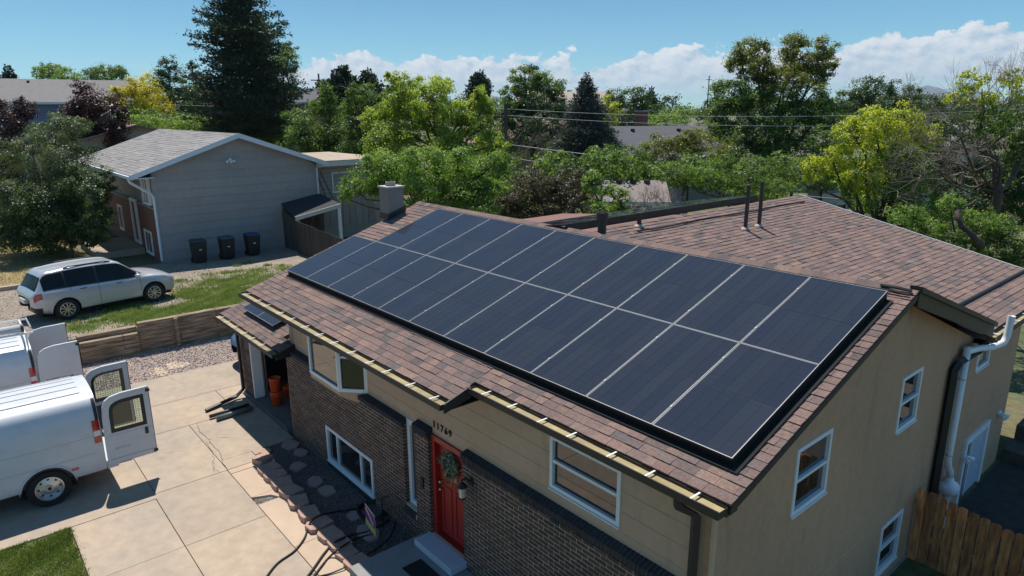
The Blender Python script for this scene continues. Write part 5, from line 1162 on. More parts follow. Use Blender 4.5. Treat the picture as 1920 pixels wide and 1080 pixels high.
MB().box(-28.53, -28.40, 9.55, 9.72, NZ-.1, -1.2).build('post', m_ntrim, ls); MB().box(-28.53, -28.43, 7.42, 7.52, NZ-.1, -1.55).build('post', M('raw_lumber', (.38, .26, .13), .8), ls)
m_darkboard = M('dark_board', (.075, .06, .05), .9, .3, 3, stretch=(5, 5, .8), objrand=.25)
for i in range(9): yy = 7.5+i*.24; MB().box(NX+.06, NX+.08, yy, yy+.225, NZ-.1, -1.1).build('back_board', m_darkboard, ls)
for i in range(6): xx = NX+.12+i*.3; MB().box(xx, xx+.28, 7.42, 7.44, NZ-.1, -1.3-.07*i).build('side_board', m_darkboard, ls)
# dark board fence running from the shed toward our house
df = thing('board_fence', 'dark weathered board fence running from the lean-to shed toward the timber wall', 'fence', (-25, 7.6, NZ))
for i in range(42):
    t = i/41; xx = -28.3+t*8.6; yy = 7.25+t*.4; zt = -1.62+random.uniform(-.02, .02)-.55*t
    MB().prism([(xx, yy, NZ-.4-.4*t), (xx+.19, yy, NZ-.4-.4*t), (xx+.19, yy, zt-.04), (xx+.15, yy, zt), (xx+.04, yy, zt), (xx, yy, zt-.04)], (0, .02, 0)).build('board', m_darkboard, df)
for i in range(5): MB().box(-28.2+2*i, -28.1+2*i, 7.30+.1*i, 7.40+.1*i, NZ-.4, -1.75-.13*i).build('post', m_darkboard, df)
# wheeled bins
def bin_(x, y, lid, label):
    r = thing('wheeled_bin', label, 'bin', (x, y, NZ), 'wheeled bins along the grey wall')
    mb = MB(); b0, b1 = [(-.24, -.25), (.24, -.25), (.24, .25), (-.24, .25)], [(-.31, -.30), (.31, -.30), (.31, .32), (-.31, .32)]
    mb.hexa([(x+a, y+b, NZ+.06) for a, b in b0]+[(x+a, y+b, NZ+1.0) for a, b in b1]); mb.build('body', M('bin_dark', (.013, .016, .016), .6), r, bevel=.03)
    mb = MB(); mb.hexa([(x+a*1.06, y+b*1.06, NZ+1.002) for a, b in b1]+[(x+a*.95, y+b*.95, NZ+1.09) for a, b in b1]); mb.build('lid', lid, r, bevel=.02)
    MB().tube([(x-.34, y-.2, NZ+1.02), (x-.34, y+.2, NZ+1.02)], .018, 6).build('handle', m_plastic, r)
    for s in (-.26, .26): MB().lathe([(0, -.03), (.12, -.03), (.12, .03), (0, .03)], (x-.24, y+s, NZ+.12), (0, 1, 0), 14).build('wheel', m_tyre, r)
    MB().box(x+.312, x+.316, y-.05, y+.06, NZ+.62, NZ+.67).build('sticker', m_white, r)
bin_(-29.35, 2.95, M('bin_lid_green', (.03, .045, .04), .5), 'dark wheeled bin nearest the house corner, greenish lid'); bin_(-29.3, 4.2, M('bin_lid_grey', (.06, .065, .075), .5), 'dark wheeled bin with grey lid, middle one of three'); bin_(-29.35, 5.42, M('bin_lid_blue', (.02, .05, .13), .5), 'dark wheeled bin with blue lid, closest to the shed')
# ladder leaning on the back wall
ld = thing('ladder', 'thin dark ladder leaning against the grey rear wall', 'ladder', (-30.6, 9.9, -1.2))
for s in (0, .38): MB().tube([(-30.3, 9.75+s+.25, -1.3), (-30.75, 9.6+s*.6, .45)], .025, 5).build('rail', m_plastic, ld)
for k in range(6): t = (k+.5)/6; MB().tube([(-30.3-.45*t, 10.0-.4*t, -1.3+1.75*t), (-30.3-.45*t, 10.38-.55*t, -1.3+1.75*t)], .014, 5).build('rung', m_metal, ld)
# ================================================================== trees
m_bark = M('bark', (.085, .065, .05), .95, .35, 5, .02, 14, stretch=(3, 3, .6)); m_bark_grey = M('grey_bark', (.20, .175, .15), .95, .3, 5, .01, 16); m_twig = M('pale_twigs', (.25, .20, .165), .9, .25, 4)
LM = dict(
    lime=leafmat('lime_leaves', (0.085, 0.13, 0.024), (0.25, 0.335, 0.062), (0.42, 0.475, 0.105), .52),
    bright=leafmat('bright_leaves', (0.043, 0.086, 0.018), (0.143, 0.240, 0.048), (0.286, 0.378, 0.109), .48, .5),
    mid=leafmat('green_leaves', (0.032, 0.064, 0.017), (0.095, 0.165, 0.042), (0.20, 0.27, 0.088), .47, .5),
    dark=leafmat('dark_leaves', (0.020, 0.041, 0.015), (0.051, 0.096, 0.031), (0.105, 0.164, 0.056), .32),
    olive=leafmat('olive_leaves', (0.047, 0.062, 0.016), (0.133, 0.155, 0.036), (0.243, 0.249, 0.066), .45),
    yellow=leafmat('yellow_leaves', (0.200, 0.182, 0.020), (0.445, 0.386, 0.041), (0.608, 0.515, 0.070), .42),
    yg=leafmat('yellow_green_leaves', (0.094, 0.133, 0.014), (0.312, 0.377, 0.039), (0.546, 0.533, 0.065), .45),
    purple=leafmat('purple_leaves', (0.018, 0.009, 0.013), (0.042, 0.016, 0.022), (0.085, 0.034, 0.039), .25),
    brown=leafmat('brown_leaves', (0.039, 0.034, 0.021), (0.078, 0.062, 0.039), (0.137, 0.111, 0.072), .25),
    pine=leafmat('pine_needles', (0.016, 0.031, 0.018), (0.031, 0.057, 0.031), (0.065, 0.098, 0.052), .15, .6),
    spruce=leafmat('spruce_needles', (0.026, 0.044, 0.039), (0.055, 0.078, 0.073), (0.117, 0.150, 0.143), .15, .6),
    grey=leafmat('grey_green_leaves', (0.035, 0.053, 0.028), (0.094, 0.133, 0.066), (0.172, 0.216, 0.111), .35),
)
def unit(a): return a/(np.linalg.norm(a, axis=-1, keepdims=True)+1e-9)
def leaf_quads(P, Nn, size, asp, fold=.18):
    n = len(P); r = RNG.normal(size=(n, 3)); t = unit(np.cross(Nn, r)); b = np.cross(Nn, t); s = size[:, None]
    V = np.stack([P-t*s*.5, P+b*s*asp*.5+Nn*s*fold, P+t*s*.5, P-b*s*asp*.5+Nn*s*fold], 1)
    return V.reshape(-1, 3)
def lobes_world(lobes, D, dj=.6):
    out = []
    for i, (u, v, ru, rv) in enumerate(lobes):
        k = D/FPX; d = D+math.sin(i*2.4)*dj*ru*k; out.append((at(u, v, d), np.array([ru*k, ru*k, rv*k])))
    return out
def crown_leaves(W, leaf, cover, clump=.30, up=.5, flat=.7):
    Ps, Ns, Ts = [], [], []
    cl_pts = []
    for c, R in W:
        area = math.pi*R[0]*R[2]; nl = int(area*cover*1.5/(leaf*leaf*.5)); rc = max(clump*min(R), leaf*1.5); nc = max(6, int(1.5*(R[0]*R[0]*R[2])/(rc**3)*.42)); nc = min(nc, 120)
        d = unit(RNG.normal(size=(nc, 3))); rad = (.35+.65*RNG.random(nc)**.5)
        bump = 1+.18*np.sin(d[:, 0]*5+c[0])*np.sin(d[:, 2]*6+c[1])
        cc = c+d*R*(rad*bump)[:, None]; cl_pts.append(cc)
        idx = RNG.integers(0, nc, nl); rr = rc*RNG.uniform(.6, 1.3, nc)
        off = RNG.normal(size=(nl, 3))*.60*rr[idx][:, None]; off[:, 2] *= flat
        p = cc[idx]+off; Ps.append(p)
        Ns.append(unit(unit(p-c)*.6+np.array([0, 0, up])+unit(off)*.5+RNG.normal(size=(nl, 3))*.55))
        ct = RNG.random(nc); Ts.append(np.clip(.5*ct[idx]+.5*RNG.random(nl)+.05, 0, 1))
    return np.concatenate(Ps), np.concatenate(Ns), np.concatenate(Ts), cl_pts
def limb(mb, a, b, r0, r1, n=6, wob=.06, seg=4):
    a, b = np.array(a, float), np.array(b, float); Lh = np.linalg.norm(b-a); P = [a+(b-a)*t+(RNG.normal(size=3)*wob*Lh*(t*(1-t)*4)) for t in np.linspace(0, 1, seg+1)]
    mb.tube(P, list(np.linspace(r0, r1, seg+1)), n, caps=False); return P
def tree(name, label, D, crowns, leafpx=4.2, cover=4.2, trunk=None, base_z=None, group=None, bark=None, clump=.30, cat='tree', limbs=True, dj=.6):
    """crowns: list of (material key, lobes in photo pixels); every lobe becomes a 3-D ellipsoid of foliage at depth D"""
    allW = [lobes_world(l, D, dj) for _, l in crowns]; flat = [w for q in allW for w in q]
    cen = np.mean([c for c, _ in flat], 0); bz = -4.05 if base_z is None else base_z
    if trunk: b0 = at(trunk[0], trunk[1], D); base = np.array([b0[0], b0[1], bz])
    else: base = np.array([cen[0], cen[1], bz])
    root = thing(name, label, cat, base, group); leaf = leafpx*.86*D/FPX
    mb = MB(); H = max(c[2] for c, _ in flat)-bz; r0 = max(.05, H*.018)
    low = min(c[2] for c, _ in flat); fork = base+(np.array([cen[0], cen[1], max(low, bz+.25*H)])-base)*.9
    limb(mb, base-[0, 0, .15], fork, r0, r0*.75, 8, .02)
    for (key, _), Wd in zip(crowns, allW):
        P, Nn, T, clp = crown_leaves(Wd, leaf, cover, clump)
        V = leaf_quads(P, Nn, leaf*RNG.uniform(.65, 1.35, len(P)), .62); trimesh('crown', V, 4, T, LM[key], root)
        if limbs:
            for (c, R), cc in zip(Wd, clp):
                limb(mb, fork, c, r0*.5, r0*.2, 5, .05)
                for q in cc[:: max(1, len(cc)//9)]: limb(mb, c, q, r0*.17, r0*.05, 3, .06, 2)
    mb.build('trunk', bark or m_bark, root, recalc=False, smooth=True)
    return root
def conifer(name, label, D, u, vtop, vbase, prof, key, npl=9, leafpx=5.0, dens=1.0, droop=-.1, irr=.25, trunk_v=None, group=None, base_z=None, aspect=.28, levels=34, bz=None):
    """prof: half-width in photo pixels at fractions from top to base"""
    k = D/FPX; top = at(u, vtop, D); bot = at(u, vbase, D); bz = -4.05 if base_z is None else base_z
    root = thing(name, label, 'tree', (top[0], top[1], bz), group); leaf = leafpx*k; P0, P1, T = [], [], []
    mb = MB(); limb(mb, (top[0], top[1], bz-.1), (top[0], top[1], top[2]), max(.06, (top[2]-bz)*.016), .02, 7, .004, 8)
    for i in range(levels):
        f = (i+.5)/levels; z = top[2]+(bot[2]-top[2])*f; Rm = np.interp(f, np.linspace(0, 1, len(prof)), prof)*k
        nb = npl if Rm > leaf*2 else 4
        for j in range(nb):
            a = 2*math.pi*(j+random.random()*.8)/nb+i*1.9; R = Rm*(1+random.uniform(-irr, irr)); d = np.array([math.cos(a), math.sin(a), 0])
            n = max(4, int(R/leaf*5.5*dens)); t = RNG.random(n)**.6; zz = z+RNG.normal(0, leaf*.35, n)+droop*R*t+.10*R*t*t
            p = np.array([top[0], top[1], 0])+d*(R*t)[:, None]; p[:, 2] = zz; sd = np.array([-d[1], d[0], 0]); p += sd*(RNG.normal(0, .16, n)*R*(.3+t))[:, None]
            q = unit(d*.7+RNG.normal(size=(n, 3))*.55+np.array([0, 0, .35])); P0.append(p); P1.append(q); ct = random.random(); T.append(np.clip(.45*ct+.5*RNG.random(n)+.1*t, 0, 1))
            if random.random() < .5 and R > leaf*3: limb(mb, (top[0], top[1], z), np.array([top[0], top[1], z+droop*R*.9])+d*R*.9, .035*R*.4+.01, .008, 4, .02, 2)
    p = np.concatenate(P0); q = np.concatenate(P1); T = np.concatenate(T); n = len(p)
    # each spray: two crossed needle cards
    for rep in range(2):
        s = unit(np.cross(q, RNG.normal(size=(n, 3)))); Lh = leaf*RNG.uniform(.7, 1.5, n)[:, None]; w = Lh*aspect
        V = np.stack([p, p+q*Lh*.5+s*w, p+q*Lh, p+q*Lh*.5-s*w], 1).reshape(-1, 3) if rep == 0 else np.concatenate([V, np.stack([p, p+q*Lh*.5+s*w, p+q*Lh, p+q*Lh*.5-s*w], 1).reshape(-1, 3)])
    trimesh('crown', V, 4, np.tile(T, 2), LM[key], root); mb.build('trunk', m_bark, root, recalc=False, smooth=True); return root
def bare(mb, p, d, L_, r, depth, spread=.55, up=.12, nk=(2, 4), twig=None):
    q = p+d*L_; mid = p+d*L_*.5+RNG.normal(size=3)*L_*.06; mb.tube([p, mid, q], [r, r*.85, r*.68], 5 if r > .03 else 3, caps=False)
    if depth == 0: return
    for _ in range(random.randint(*nk)):
        nd_ = unit(d+RNG.normal(size=3)*spread+np.array([0, 0, up])); bare(mb, q if random.random() < .6 else p+d*L_*random.uniform(.4, .95), nd_, L_*random.uniform(.6, .88), r*random.uniform(.5, .68), depth-1, spread, up, nk)

# ---- left side
tree('honey_locust', 'feathery grey-green tree in front of the grey neighbouring house', 33, [('grey', [(105, 245, 48, 32), (62, 290, 55, 42), (122, 300, 42, 42), (50, 355, 52, 45), (110, 375, 50, 42), (45, 425, 48, 38), (110, 430, 40, 30), (140, 236, 26, 18), (20, 395, 35, 40)])], 3.2, 3.6, trunk=(95, 470), base_z=NZ)
tree('dark_tree', 'dark shady tree beside the porch of the grey house', 31.5, [('dark', [(60, 435, 60, 36), (150, 415, 36, 44), (180, 375, 30, 50), (196, 340, 18, 30), (150, 345, 36, 36), (185, 430, 26, 30), (110, 446, 50, 24), (15, 446, 40, 26), (165, 436, 24, 28), (95, 395, 50, 40), (30, 380, 40, 44)])], 4.0, 4.6, base_z=NZ)
tree('plum_tree', 'dark purple plum tree behind the left end of the grey house', 50, [('purple', [(178, 195, 42, 38), (165, 240, 46, 44), (212, 232, 26, 38), (192, 278, 40, 32), (135, 225, 26, 30), (225, 210, 14, 22), (150, 165, 12, 18)])], 3.6, 4.5)
tree('plum_tree', 'dark purple plum tree at the left edge of the picture', 40, [('purple', [(20, 230, 40, 46), (8, 300, 46, 56), (20, 380, 40, 56), (48, 205, 18, 26)])], 3.6, 4.2, base_z=NZ)
tree('yellow_locust', 'bright yellow tree between purple plum and dark trees', 64, [('yellow', [(265, 160, 34, 26), (245, 190, 40, 30), (288, 190, 26, 34), (252, 222, 36, 18), (222, 176, 18, 20)]), ('yg', [(250, 232, 40, 14), (276, 212, 30, 24)])], 3.4, 3.4)
tree('dark_tree', 'dark green tree rising left of the big pine', 74, [('dark', [(316, 128, 16, 24), (322, 165, 34, 36), (306, 205, 40, 36), (352, 195, 36, 40), (340, 230, 60, 26)])], 3.6, 4.2)
tree('dark_tree', 'slim dark green tree just left of the big pine', 72, [('dark', [(360, 128, 11, 14), (366, 160, 26, 26), (384, 205, 30, 44)])], 3.6, 4.2)
tree('green_shrub', 'light green shrubs behind the ridge of the grey house', 54, [('bright', [(262, 228, 40, 12), (310, 236, 40, 12), (355, 236, 24, 10)])], 3.4, 4.5, cat='shrub')
conifer('pine_tree', 'tall dark pine tree towering behind the grey house', 56, 440, -42, 262, [6, 28, 44, 62, 74, 60, 66, 78, 88, 92, 82], 'pine', 9, 5.4, 2.3, .05, .5, levels=34, aspect=.17)
tree('cottonwood', 'green cottonwood leaning out behind the tall pine on its right', 64, [('mid', [(492, 62, 20, 30), (508, 100, 32, 36), (535, 112, 24, 28), (545, 92, 12, 16), (512, 150, 42, 40), (545, 160, 14, 26), (500, 210, 44, 40)])], 3.8, 3.4)
tree('far_tree', 'pale green far tree above the roof at left edge', 120, [('bright', [(98, 132, 28, 14), (80, 140, 20, 12), (125, 145, 26, 14)])], 3.4, 4)
tree('far_tree', 'rounded green far tree behind the purple plum', 110, [('mid', [(200, 140, 34, 20), (225, 136, 18, 12), (170, 150, 24, 18)])], 3.4, 4)
conifer('far_conifer', 'small dark conifer top at the far left edge', 120, 14, 124, 165, [3, 8, 13, 17], 'pine', 7, 4, levels=12)
# ---- behind the grey house and centre
tree('maple_tree', 'leafy green tree behind the flat-roofed addition of the grey house', 47, [('mid', [(575, 235, 40, 34), (618, 205, 30, 36), (560, 270, 36, 26), (600, 265, 44, 34), (640, 250, 36, 36), (612, 172, 14, 18), (655, 285, 40, 28)])], 4.0, 4.2)
tree('maple_tree', 'taller green tree with pointed top left of the lime tree', 45, [('mid', [(690, 185, 26, 34), (668, 220, 30, 36), (700, 235, 34, 40), (680, 275, 44, 34), (722, 285, 36, 36), (660, 172, 12, 16), (730, 200, 18, 30)])], 4.0, 4.2)
conifer('pine_tree', 'dark pine behind the leafy trees, left of the cloud gap', 82, 642, 124, 215, [6, 20, 34, 40, 44], 'pine', 8, 5, levels=18, irr=.4)
conifer('pine_tree', 'dark ragged pine beside the lime tree top', 80, 690, 130, 215, [4, 16, 26, 32, 34], 'pine', 8, 5, levels=18, irr=.4)
conifer('pine_tree', 'broad dark pine behind the small distant pole', 86, 612, 152, 215, [10, 24, 34, 40], 'pine', 8, 5, levels=14, irr=.4)
tree('ash_tree', 'large lime green tree behind the chimney in the middle', 34, [('lime', [(775, 168, 42, 30), (742, 195, 36, 36), (812, 185, 44, 36), (760, 235, 52, 42), (832, 225, 44, 40), (735, 150, 18, 14), (830, 160, 22, 18), (895, 180, 16, 22), (880, 215, 28, 30), (912, 195, 14, 24), (905, 240, 22, 20), (700, 225, 24, 28), (715, 275, 40, 36), (800, 270, 60, 40), (870, 270, 40, 30), (925, 272, 30, 22)])], 4.2, 4.8, trunk=(835, 420))
tree('ash_tree', 'full green tree right behind the chimney and solar roof', 26, [('bright', [(690, 320, 40, 40), (742, 312, 46, 40), (800, 318, 50, 42), (858, 318, 48, 40), (908, 322, 38, 34), (662, 352, 26, 20), (720, 352, 36, 28), (790, 362, 52, 34), (856, 366, 52, 32), (912, 362, 36, 34), (935, 300, 22, 20), (840, 395, 60, 20), (900, 395, 40, 18), (650, 372, 14, 8)])], 4.4, 4.2, trunk=(770, 440))
tree('dark_oak', 'dark green tall tree right of the lime tree', 56, [('mid', [(985, 150, 32, 30), (1030, 160, 30, 32), (968, 180, 26, 30)]), ('dark', [(1005, 195, 48, 34), (1048, 195, 16, 26), (1010, 245, 46, 40), (995, 128, 12, 14), (960, 240, 30, 40)])], 4.0, 4.4)
conifer('pine_tree', 'small dark far pine between lime tree and tall dark tree', 100, 898, 136, 185, [6, 14, 20, 22], 'pine', 8, 4.5, levels=14, irr=.35)
conifer('blue_spruce', 'blue-grey spruce with pointed top in the middle distance', 50, 1100, 136, 320, [2, 12, 22, 34, 42, 52, 62, 66, 66], 'spruce', 10, 4.0, 1.7, -.12, .25, levels=32, aspect=.16)
tree('dark_tree', 'dark green trees right of the blue spruce', 78, [('dark', [(1188, 190, 38, 26), (1205, 225, 36, 40), (1168, 238, 26, 34), (1150, 195, 22, 24)])], 3.8, 4.2)
tree('yellow_shrub', 'yellow-green shrub between spruce and dark trees', 70, [('yg', [(1150, 218, 16, 30), (1140, 190, 12, 16)]), ('bright', [(1250, 225, 44, 18), (1285, 210, 30, 14)])], 3.4, 3, cat='shrub')
conifer('far_conifer', 'small pointed far conifer left of the large right tree', 140, 1221, 166, 205, [2, 7, 11, 13], 'spruce', 7, 4, levels=12)
tree('olive_shrub', 'olive brown-green tree below the dark roof in the middle distance', 43, [('olive', [(1250, 285, 50, 32), (1318, 280, 56, 34), (1208, 305, 36, 28), (1368, 300, 32, 30), (1290, 258, 26, 14)])], 3.6, 4)
tree('smoke_bush', 'dark purple-brown bush behind the top of the solar panels', 30, [('brown', [(1000, 348, 42, 32), (1058, 350, 42, 32), (958, 378, 34, 34), (1020, 388, 60, 28), (1085, 380, 30, 30)])], 4.0, 4.2, cat='shrub')
tree('green_shrub', 'bright green shrub right of the purple-brown bush', 24, [('bright', [(1112, 345, 20, 22), (1152, 372, 26, 24), (1128, 392, 30, 22), (1168, 388, 18, 18)])], 4.4, 4.2, cat='shrub')
tree('green_shrub', 'green shrubs along the yard behind the back roof ridge', 31, [('mid', [(1262, 322, 40, 18), (1330, 340, 40, 22), (1400, 335, 40, 26), (1452, 352, 40, 18)]), ('bright', [(1310, 325, 34, 14), (1395, 362, 40, 12), (1440, 372, 40, 10)])], 4.0, 4.0, cat='shrub')
tree('dark_shrub', 'deep green shrubs below the blue spruce', 40, [('mid', [(1180, 300, 40, 30), (1120, 310, 34, 26), (1160, 335, 44, 24), (1230, 325, 30, 20)])], 3.8, 4, cat='shrub')
tree('green_tree', 'green tree in front of the brown roof in the middle', 58, [('mid', [(930, 212, 22, 28), (905, 250, 30, 30), (952, 258, 34, 28), (985, 275, 34, 22)])], 3.8, 4)
tree('dark_tree', 'dark green tree filling the gap below the blue spruce', 52, [('dark', [(1060, 285, 34, 30), (1140, 275, 26, 36), (1030, 300, 30, 22)])], 3.8, 4)
tree('green_shrub', 'leafy hedge under the large olive-topped tree', 36, [('mid', [(1345, 312, 36, 24), (1420, 315, 44, 24), (1500, 322, 46, 30), (1556, 325, 30, 30), (1580, 280, 24, 30), (1545, 262, 24, 24)])], 4.0, 4, cat='shrub')
tree('green_hedge', 'green trees behind the half-dead tree at the right edge', 33, [('dark', [(1780, 236, 34, 24), (1838, 262, 44, 30), (1905, 290, 44, 40), (1765, 295, 36, 34), (1830, 320, 54, 34), (1910, 350, 44, 36)]), ('dark', [(1745, 345, 40, 30), (1860, 370, 50, 30), (1800, 385, 50, 26), (1915, 400, 40, 34)])], 4.0, 4.2, cat='tree')
FILL = [(860, 305, 50, 'mid', 'dense green tree behind the lime tree, lower right of its crown'), (1035, 262, 62, 'dark', 'dark tree between the tall dark tree and the spruce'), (1080, 322, 38, 'dark', 'dark bushy tree in front of the spruce foot'), (1150, 300, 46, 'dark', 'shady tree right of the spruce foot'), (1215, 270, 60, 'mid', 'green tree left end of the dark roof'), (1330, 250, 66, 'dark', 'dark tree at the right end of the dark roof'), (1290, 312, 40, 'mid', 'leafy green tree below the dark roof'), (1385, 305, 42, 'dark', 'dark tree left under the large olive-topped tree'), (1460, 318, 40, 'mid', 'green tree under the large olive-topped tree'), (1570, 240, 62, 'dark', 'dark tree right behind the large olive-topped tree'), (1545, 300, 44, 'mid', 'green tree between large tree and yellow-green tree'), (1650, 215, 64, 'dark', 'dark tree above the yellow-green tree'), (1730, 240, 50, 'dark', 'dark tree between yellow-green tree and bare branches'), (700, 300, 52, 'dark', 'shady tree behind the flat-roofed addition'), (520, 235, 66, 'dark', 'dark tree at the foot of the big pine'), (620, 262, 60, 'dark', 'dark tree behind the leafy trees left of centre')]
for i, (u, v, D, key, lab_) in enumerate(FILL):
    r = random.Random(i); lb = [(u, v, 30, 24), (u-28, v+12, 24, 20), (u+28, v+10, 26, 20), (u+r.randint(-10, 10), v-20, 16, 14), (u, v+26, 40, 18)]
    tree('leafy_tree', lab_, D, [(key, lb)], 4.1, 2.8, limbs=False, group='trees in the back yards')
# ---- right side
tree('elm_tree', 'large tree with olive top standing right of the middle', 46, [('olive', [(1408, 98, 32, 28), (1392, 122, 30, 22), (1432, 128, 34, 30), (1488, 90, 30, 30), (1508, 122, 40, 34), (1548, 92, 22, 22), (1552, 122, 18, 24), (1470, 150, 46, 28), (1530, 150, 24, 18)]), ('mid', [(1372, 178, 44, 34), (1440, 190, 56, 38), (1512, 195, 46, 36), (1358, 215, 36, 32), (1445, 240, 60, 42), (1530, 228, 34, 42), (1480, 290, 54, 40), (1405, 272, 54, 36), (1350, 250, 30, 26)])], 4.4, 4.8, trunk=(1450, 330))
tree('far_tree', 'dark round trees in the distance right of the large tree', 88, [('dark', [(1640, 168, 42, 24), (1600, 192, 42, 28), (1688, 188, 42, 26), (1735, 205, 36, 22), (1575, 205, 24, 26)])], 3.6, 4.4)
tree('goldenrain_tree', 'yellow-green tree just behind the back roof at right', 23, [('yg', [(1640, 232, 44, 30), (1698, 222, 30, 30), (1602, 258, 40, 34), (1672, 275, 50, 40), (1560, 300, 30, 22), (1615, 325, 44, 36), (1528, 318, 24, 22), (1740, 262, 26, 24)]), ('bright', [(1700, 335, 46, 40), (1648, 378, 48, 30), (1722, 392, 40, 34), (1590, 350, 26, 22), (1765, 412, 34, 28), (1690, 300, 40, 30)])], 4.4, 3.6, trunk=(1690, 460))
# half-dead tree: bare grey limbs with a few leafy clumps
hb = at(1875, 430, 22); hroot = thing('half_dead_tree', 'half-dead tree with bare grey branches and leafy clumps at right edge', 'tree', (hb[0], hb[1], -4.05))
mb = MB(); b0 = np.array([hb[0], hb[1], -4.1]); b1 = at(1872, 360, 22); mbt = MB(); limb(mbt, b0, b1, .18, .14, 9, .03)
for (u, v, r) in ((1800, 255, .12), (1900, 250, .17), (1845, 210, .11), (1760, 300, .10), (1900, 180, .10), (1730, 330, .08), (1820, 330, .11)):
    P = limb(mbt, b1, at(u, v, 22+random.uniform(-1.2, 1.2)), r*.55, r*.2, 6, .10, 5)
    for q in (P[3], P[4], P[5], P[5], P[2]): bare(mb, q, unit(P[5]-P[2]+RNG.normal(size=3)*.5), random.uniform(.45, .8), r*.26, 4, .62, .10, (2, 3))
for (u, v, a, b) in ((1800, 360, -1, .05), (1760, 330, -1, .1), (1850, 330, -.6, .4), (1900, 330, .3, .8), (1780, 280, -.8, .4), (1740, 350, -1, 0)):
    for _ in range(4): bare(mb, at(u+random.uniform(-30, 30), v+random.uniform(-20, 20), 22+random.uniform(-1.5, 1)), unit(RR*a*.8+np.array([0, 0, b])+RNG.normal(size=3)*.35), .55, .014, 4, .5, .02, (2, 3))
for (u, v) in ((1885, 210), (1895, 190), (1860, 200), (1905, 200), (1780, 215), (1710, 215)):
    for _ in range(2): bare(mb, at(u, v, 22+random.uniform(-.8, .8)), unit(np.array([0, 0, 1])+RNG.normal(size=3)*.25), .55, .013, 4, .35, .25, (2, 3))
mbt.build('trunk', m_bark, hroot, recalc=False, smooth=True); mb.build('bare_branches', m_twig, hroot, recalc=False, smooth=True)
for key, lb in (('yg', [(1822, 150, 30, 18), (1798, 175, 26, 20), (1842, 180, 22, 18), (1900, 148, 26, 16), (1915, 172, 22, 18)]), ('mid', [(1872, 218, 46, 22), (1900, 250, 38, 30), (1850, 245, 30, 20), (1912, 290, 24, 30)])):
    P, Nn, T, _c = crown_leaves(lobes_world(lb, 22), 4.6*22/FPX, 2.6, .3); trimesh('crown', leaf_quads(P, Nn, 4.6*22/FPX*RNG.uniform(.65, 1.35, len(P)), .62), 4, T, LM[key], hroot)
tree('green_shrub', 'leafy shrubs with brighter green tips below the half-dead tree', 20, [('bright', [(1782, 378, 24, 14), (1700, 402, 34, 22), (1840, 412, 36, 22), (1740, 432, 34, 22)]), ('mid', [(1880, 432, 34, 26), (1830, 446, 40, 24), (1905, 470, 34, 34), (1870, 486, 40, 22), (1780, 455, 34, 18)])], 4.6, 4.2, cat='shrub', base_z=-3.6)
# gnarled dark trunk in front of them
gt = thing('gnarled_trunk', 'gnarled bare trunk rising out of the shrubs by the roof corner', 'tree trunk', at(1830, 455, 19.5))
mb = MB(); K = [at(1842, 464, 19.5), at(1828, 448, 19.4), at(1818, 436, 19.45), at(1806, 424, 19.5), at(1799, 410, 19.5), at(1795, 399, 19.6), at(1803, 390, 19.8), at(1818, 380, 19.9), at(1832, 371, 20)]
mb.tube([k+RNG.normal(size=3)*.03 for k in K], [.10, .095, .085, .085, .07, .07, .05, .035, .02], 7); mb.tube([K[5], at(1791, 388, 19.8), at(1784, 380, 19.9)], [.05, .03, .015], 6); mb.tube([K[2], at(1835, 430, 19.6), at(1850, 420, 19.7)], [.05, .035, .015], 6); mb.build('trunk', m_bark, gt, smooth=True)
# bare shrubs
def bareshrub(name, label, u, v, D, n, L_, spread, w):
    r = thing(name, label, 'shrub', (*at(u, v, D)[:2], -4.05)); mb = MB()
    for _ in range(n): bare(mb, at(u+random.uniform(-w, w), v+random.uniform(-6, 10), D+random.uniform(-1, 1)), unit(RNG.normal(size=3)*spread+np.array([0, 0, 1])), L_*random.uniform(.7, 1.2), .016, 4, .45, .15, (2, 3))
    mb.build('branches', m_twig, r, recalc=False)
bareshrub('bare_shrub', 'grey leafless shrub beside the bright green shrub', 1235, 395, 26, 26, .38, .6, 55)
bareshrub('bare_tree', 'tangle of bare pale branches between lime tree and dark tree', 960, 330, 44, 30, 1.1, .7, 60)
# distant wooded suburb that reads as one mass
Pm = []; 
for i in range(105):
    u = random.uniform(-80, 2000); D = random.uniform(125, 330); k = D/FPX; hh = random.uniform(14, 30); Pm.append((at(u, 212-random.uniform(-4, 16), D), np.array([random.uniform(18, 40)*k, random.uniform(18, 40)*k, hh*k])))
Ps, Ns, Ts, ss = [], [], [], []
for c, R in Pm:
    leaf = 3.8*np.linalg.norm(c-CAM)/FPX; P, Nn, T, _c = crown_leaves([(c, R)], leaf, 2.0, .35); Ps.append(P); Ns.append(Nn); Ts.append(np.clip(T*.7+random.uniform(-.1, .3), 0, 1)); ss.append(leaf*RNG.uniform(.6, 1.3, len(P)))
o = trimesh('distant_trees', leaf_quads(np.concatenate(Ps), np.concatenate(Ns), np.concatenate(ss), .7), 4, np.concatenate(Ts), leafmat('far_foliage', (.022, .045, .018), (.045, .08, .03), (.10, .14, .05), .3)); tag(o, 'distant mass of suburban trees along the horizon', kind='stuff')
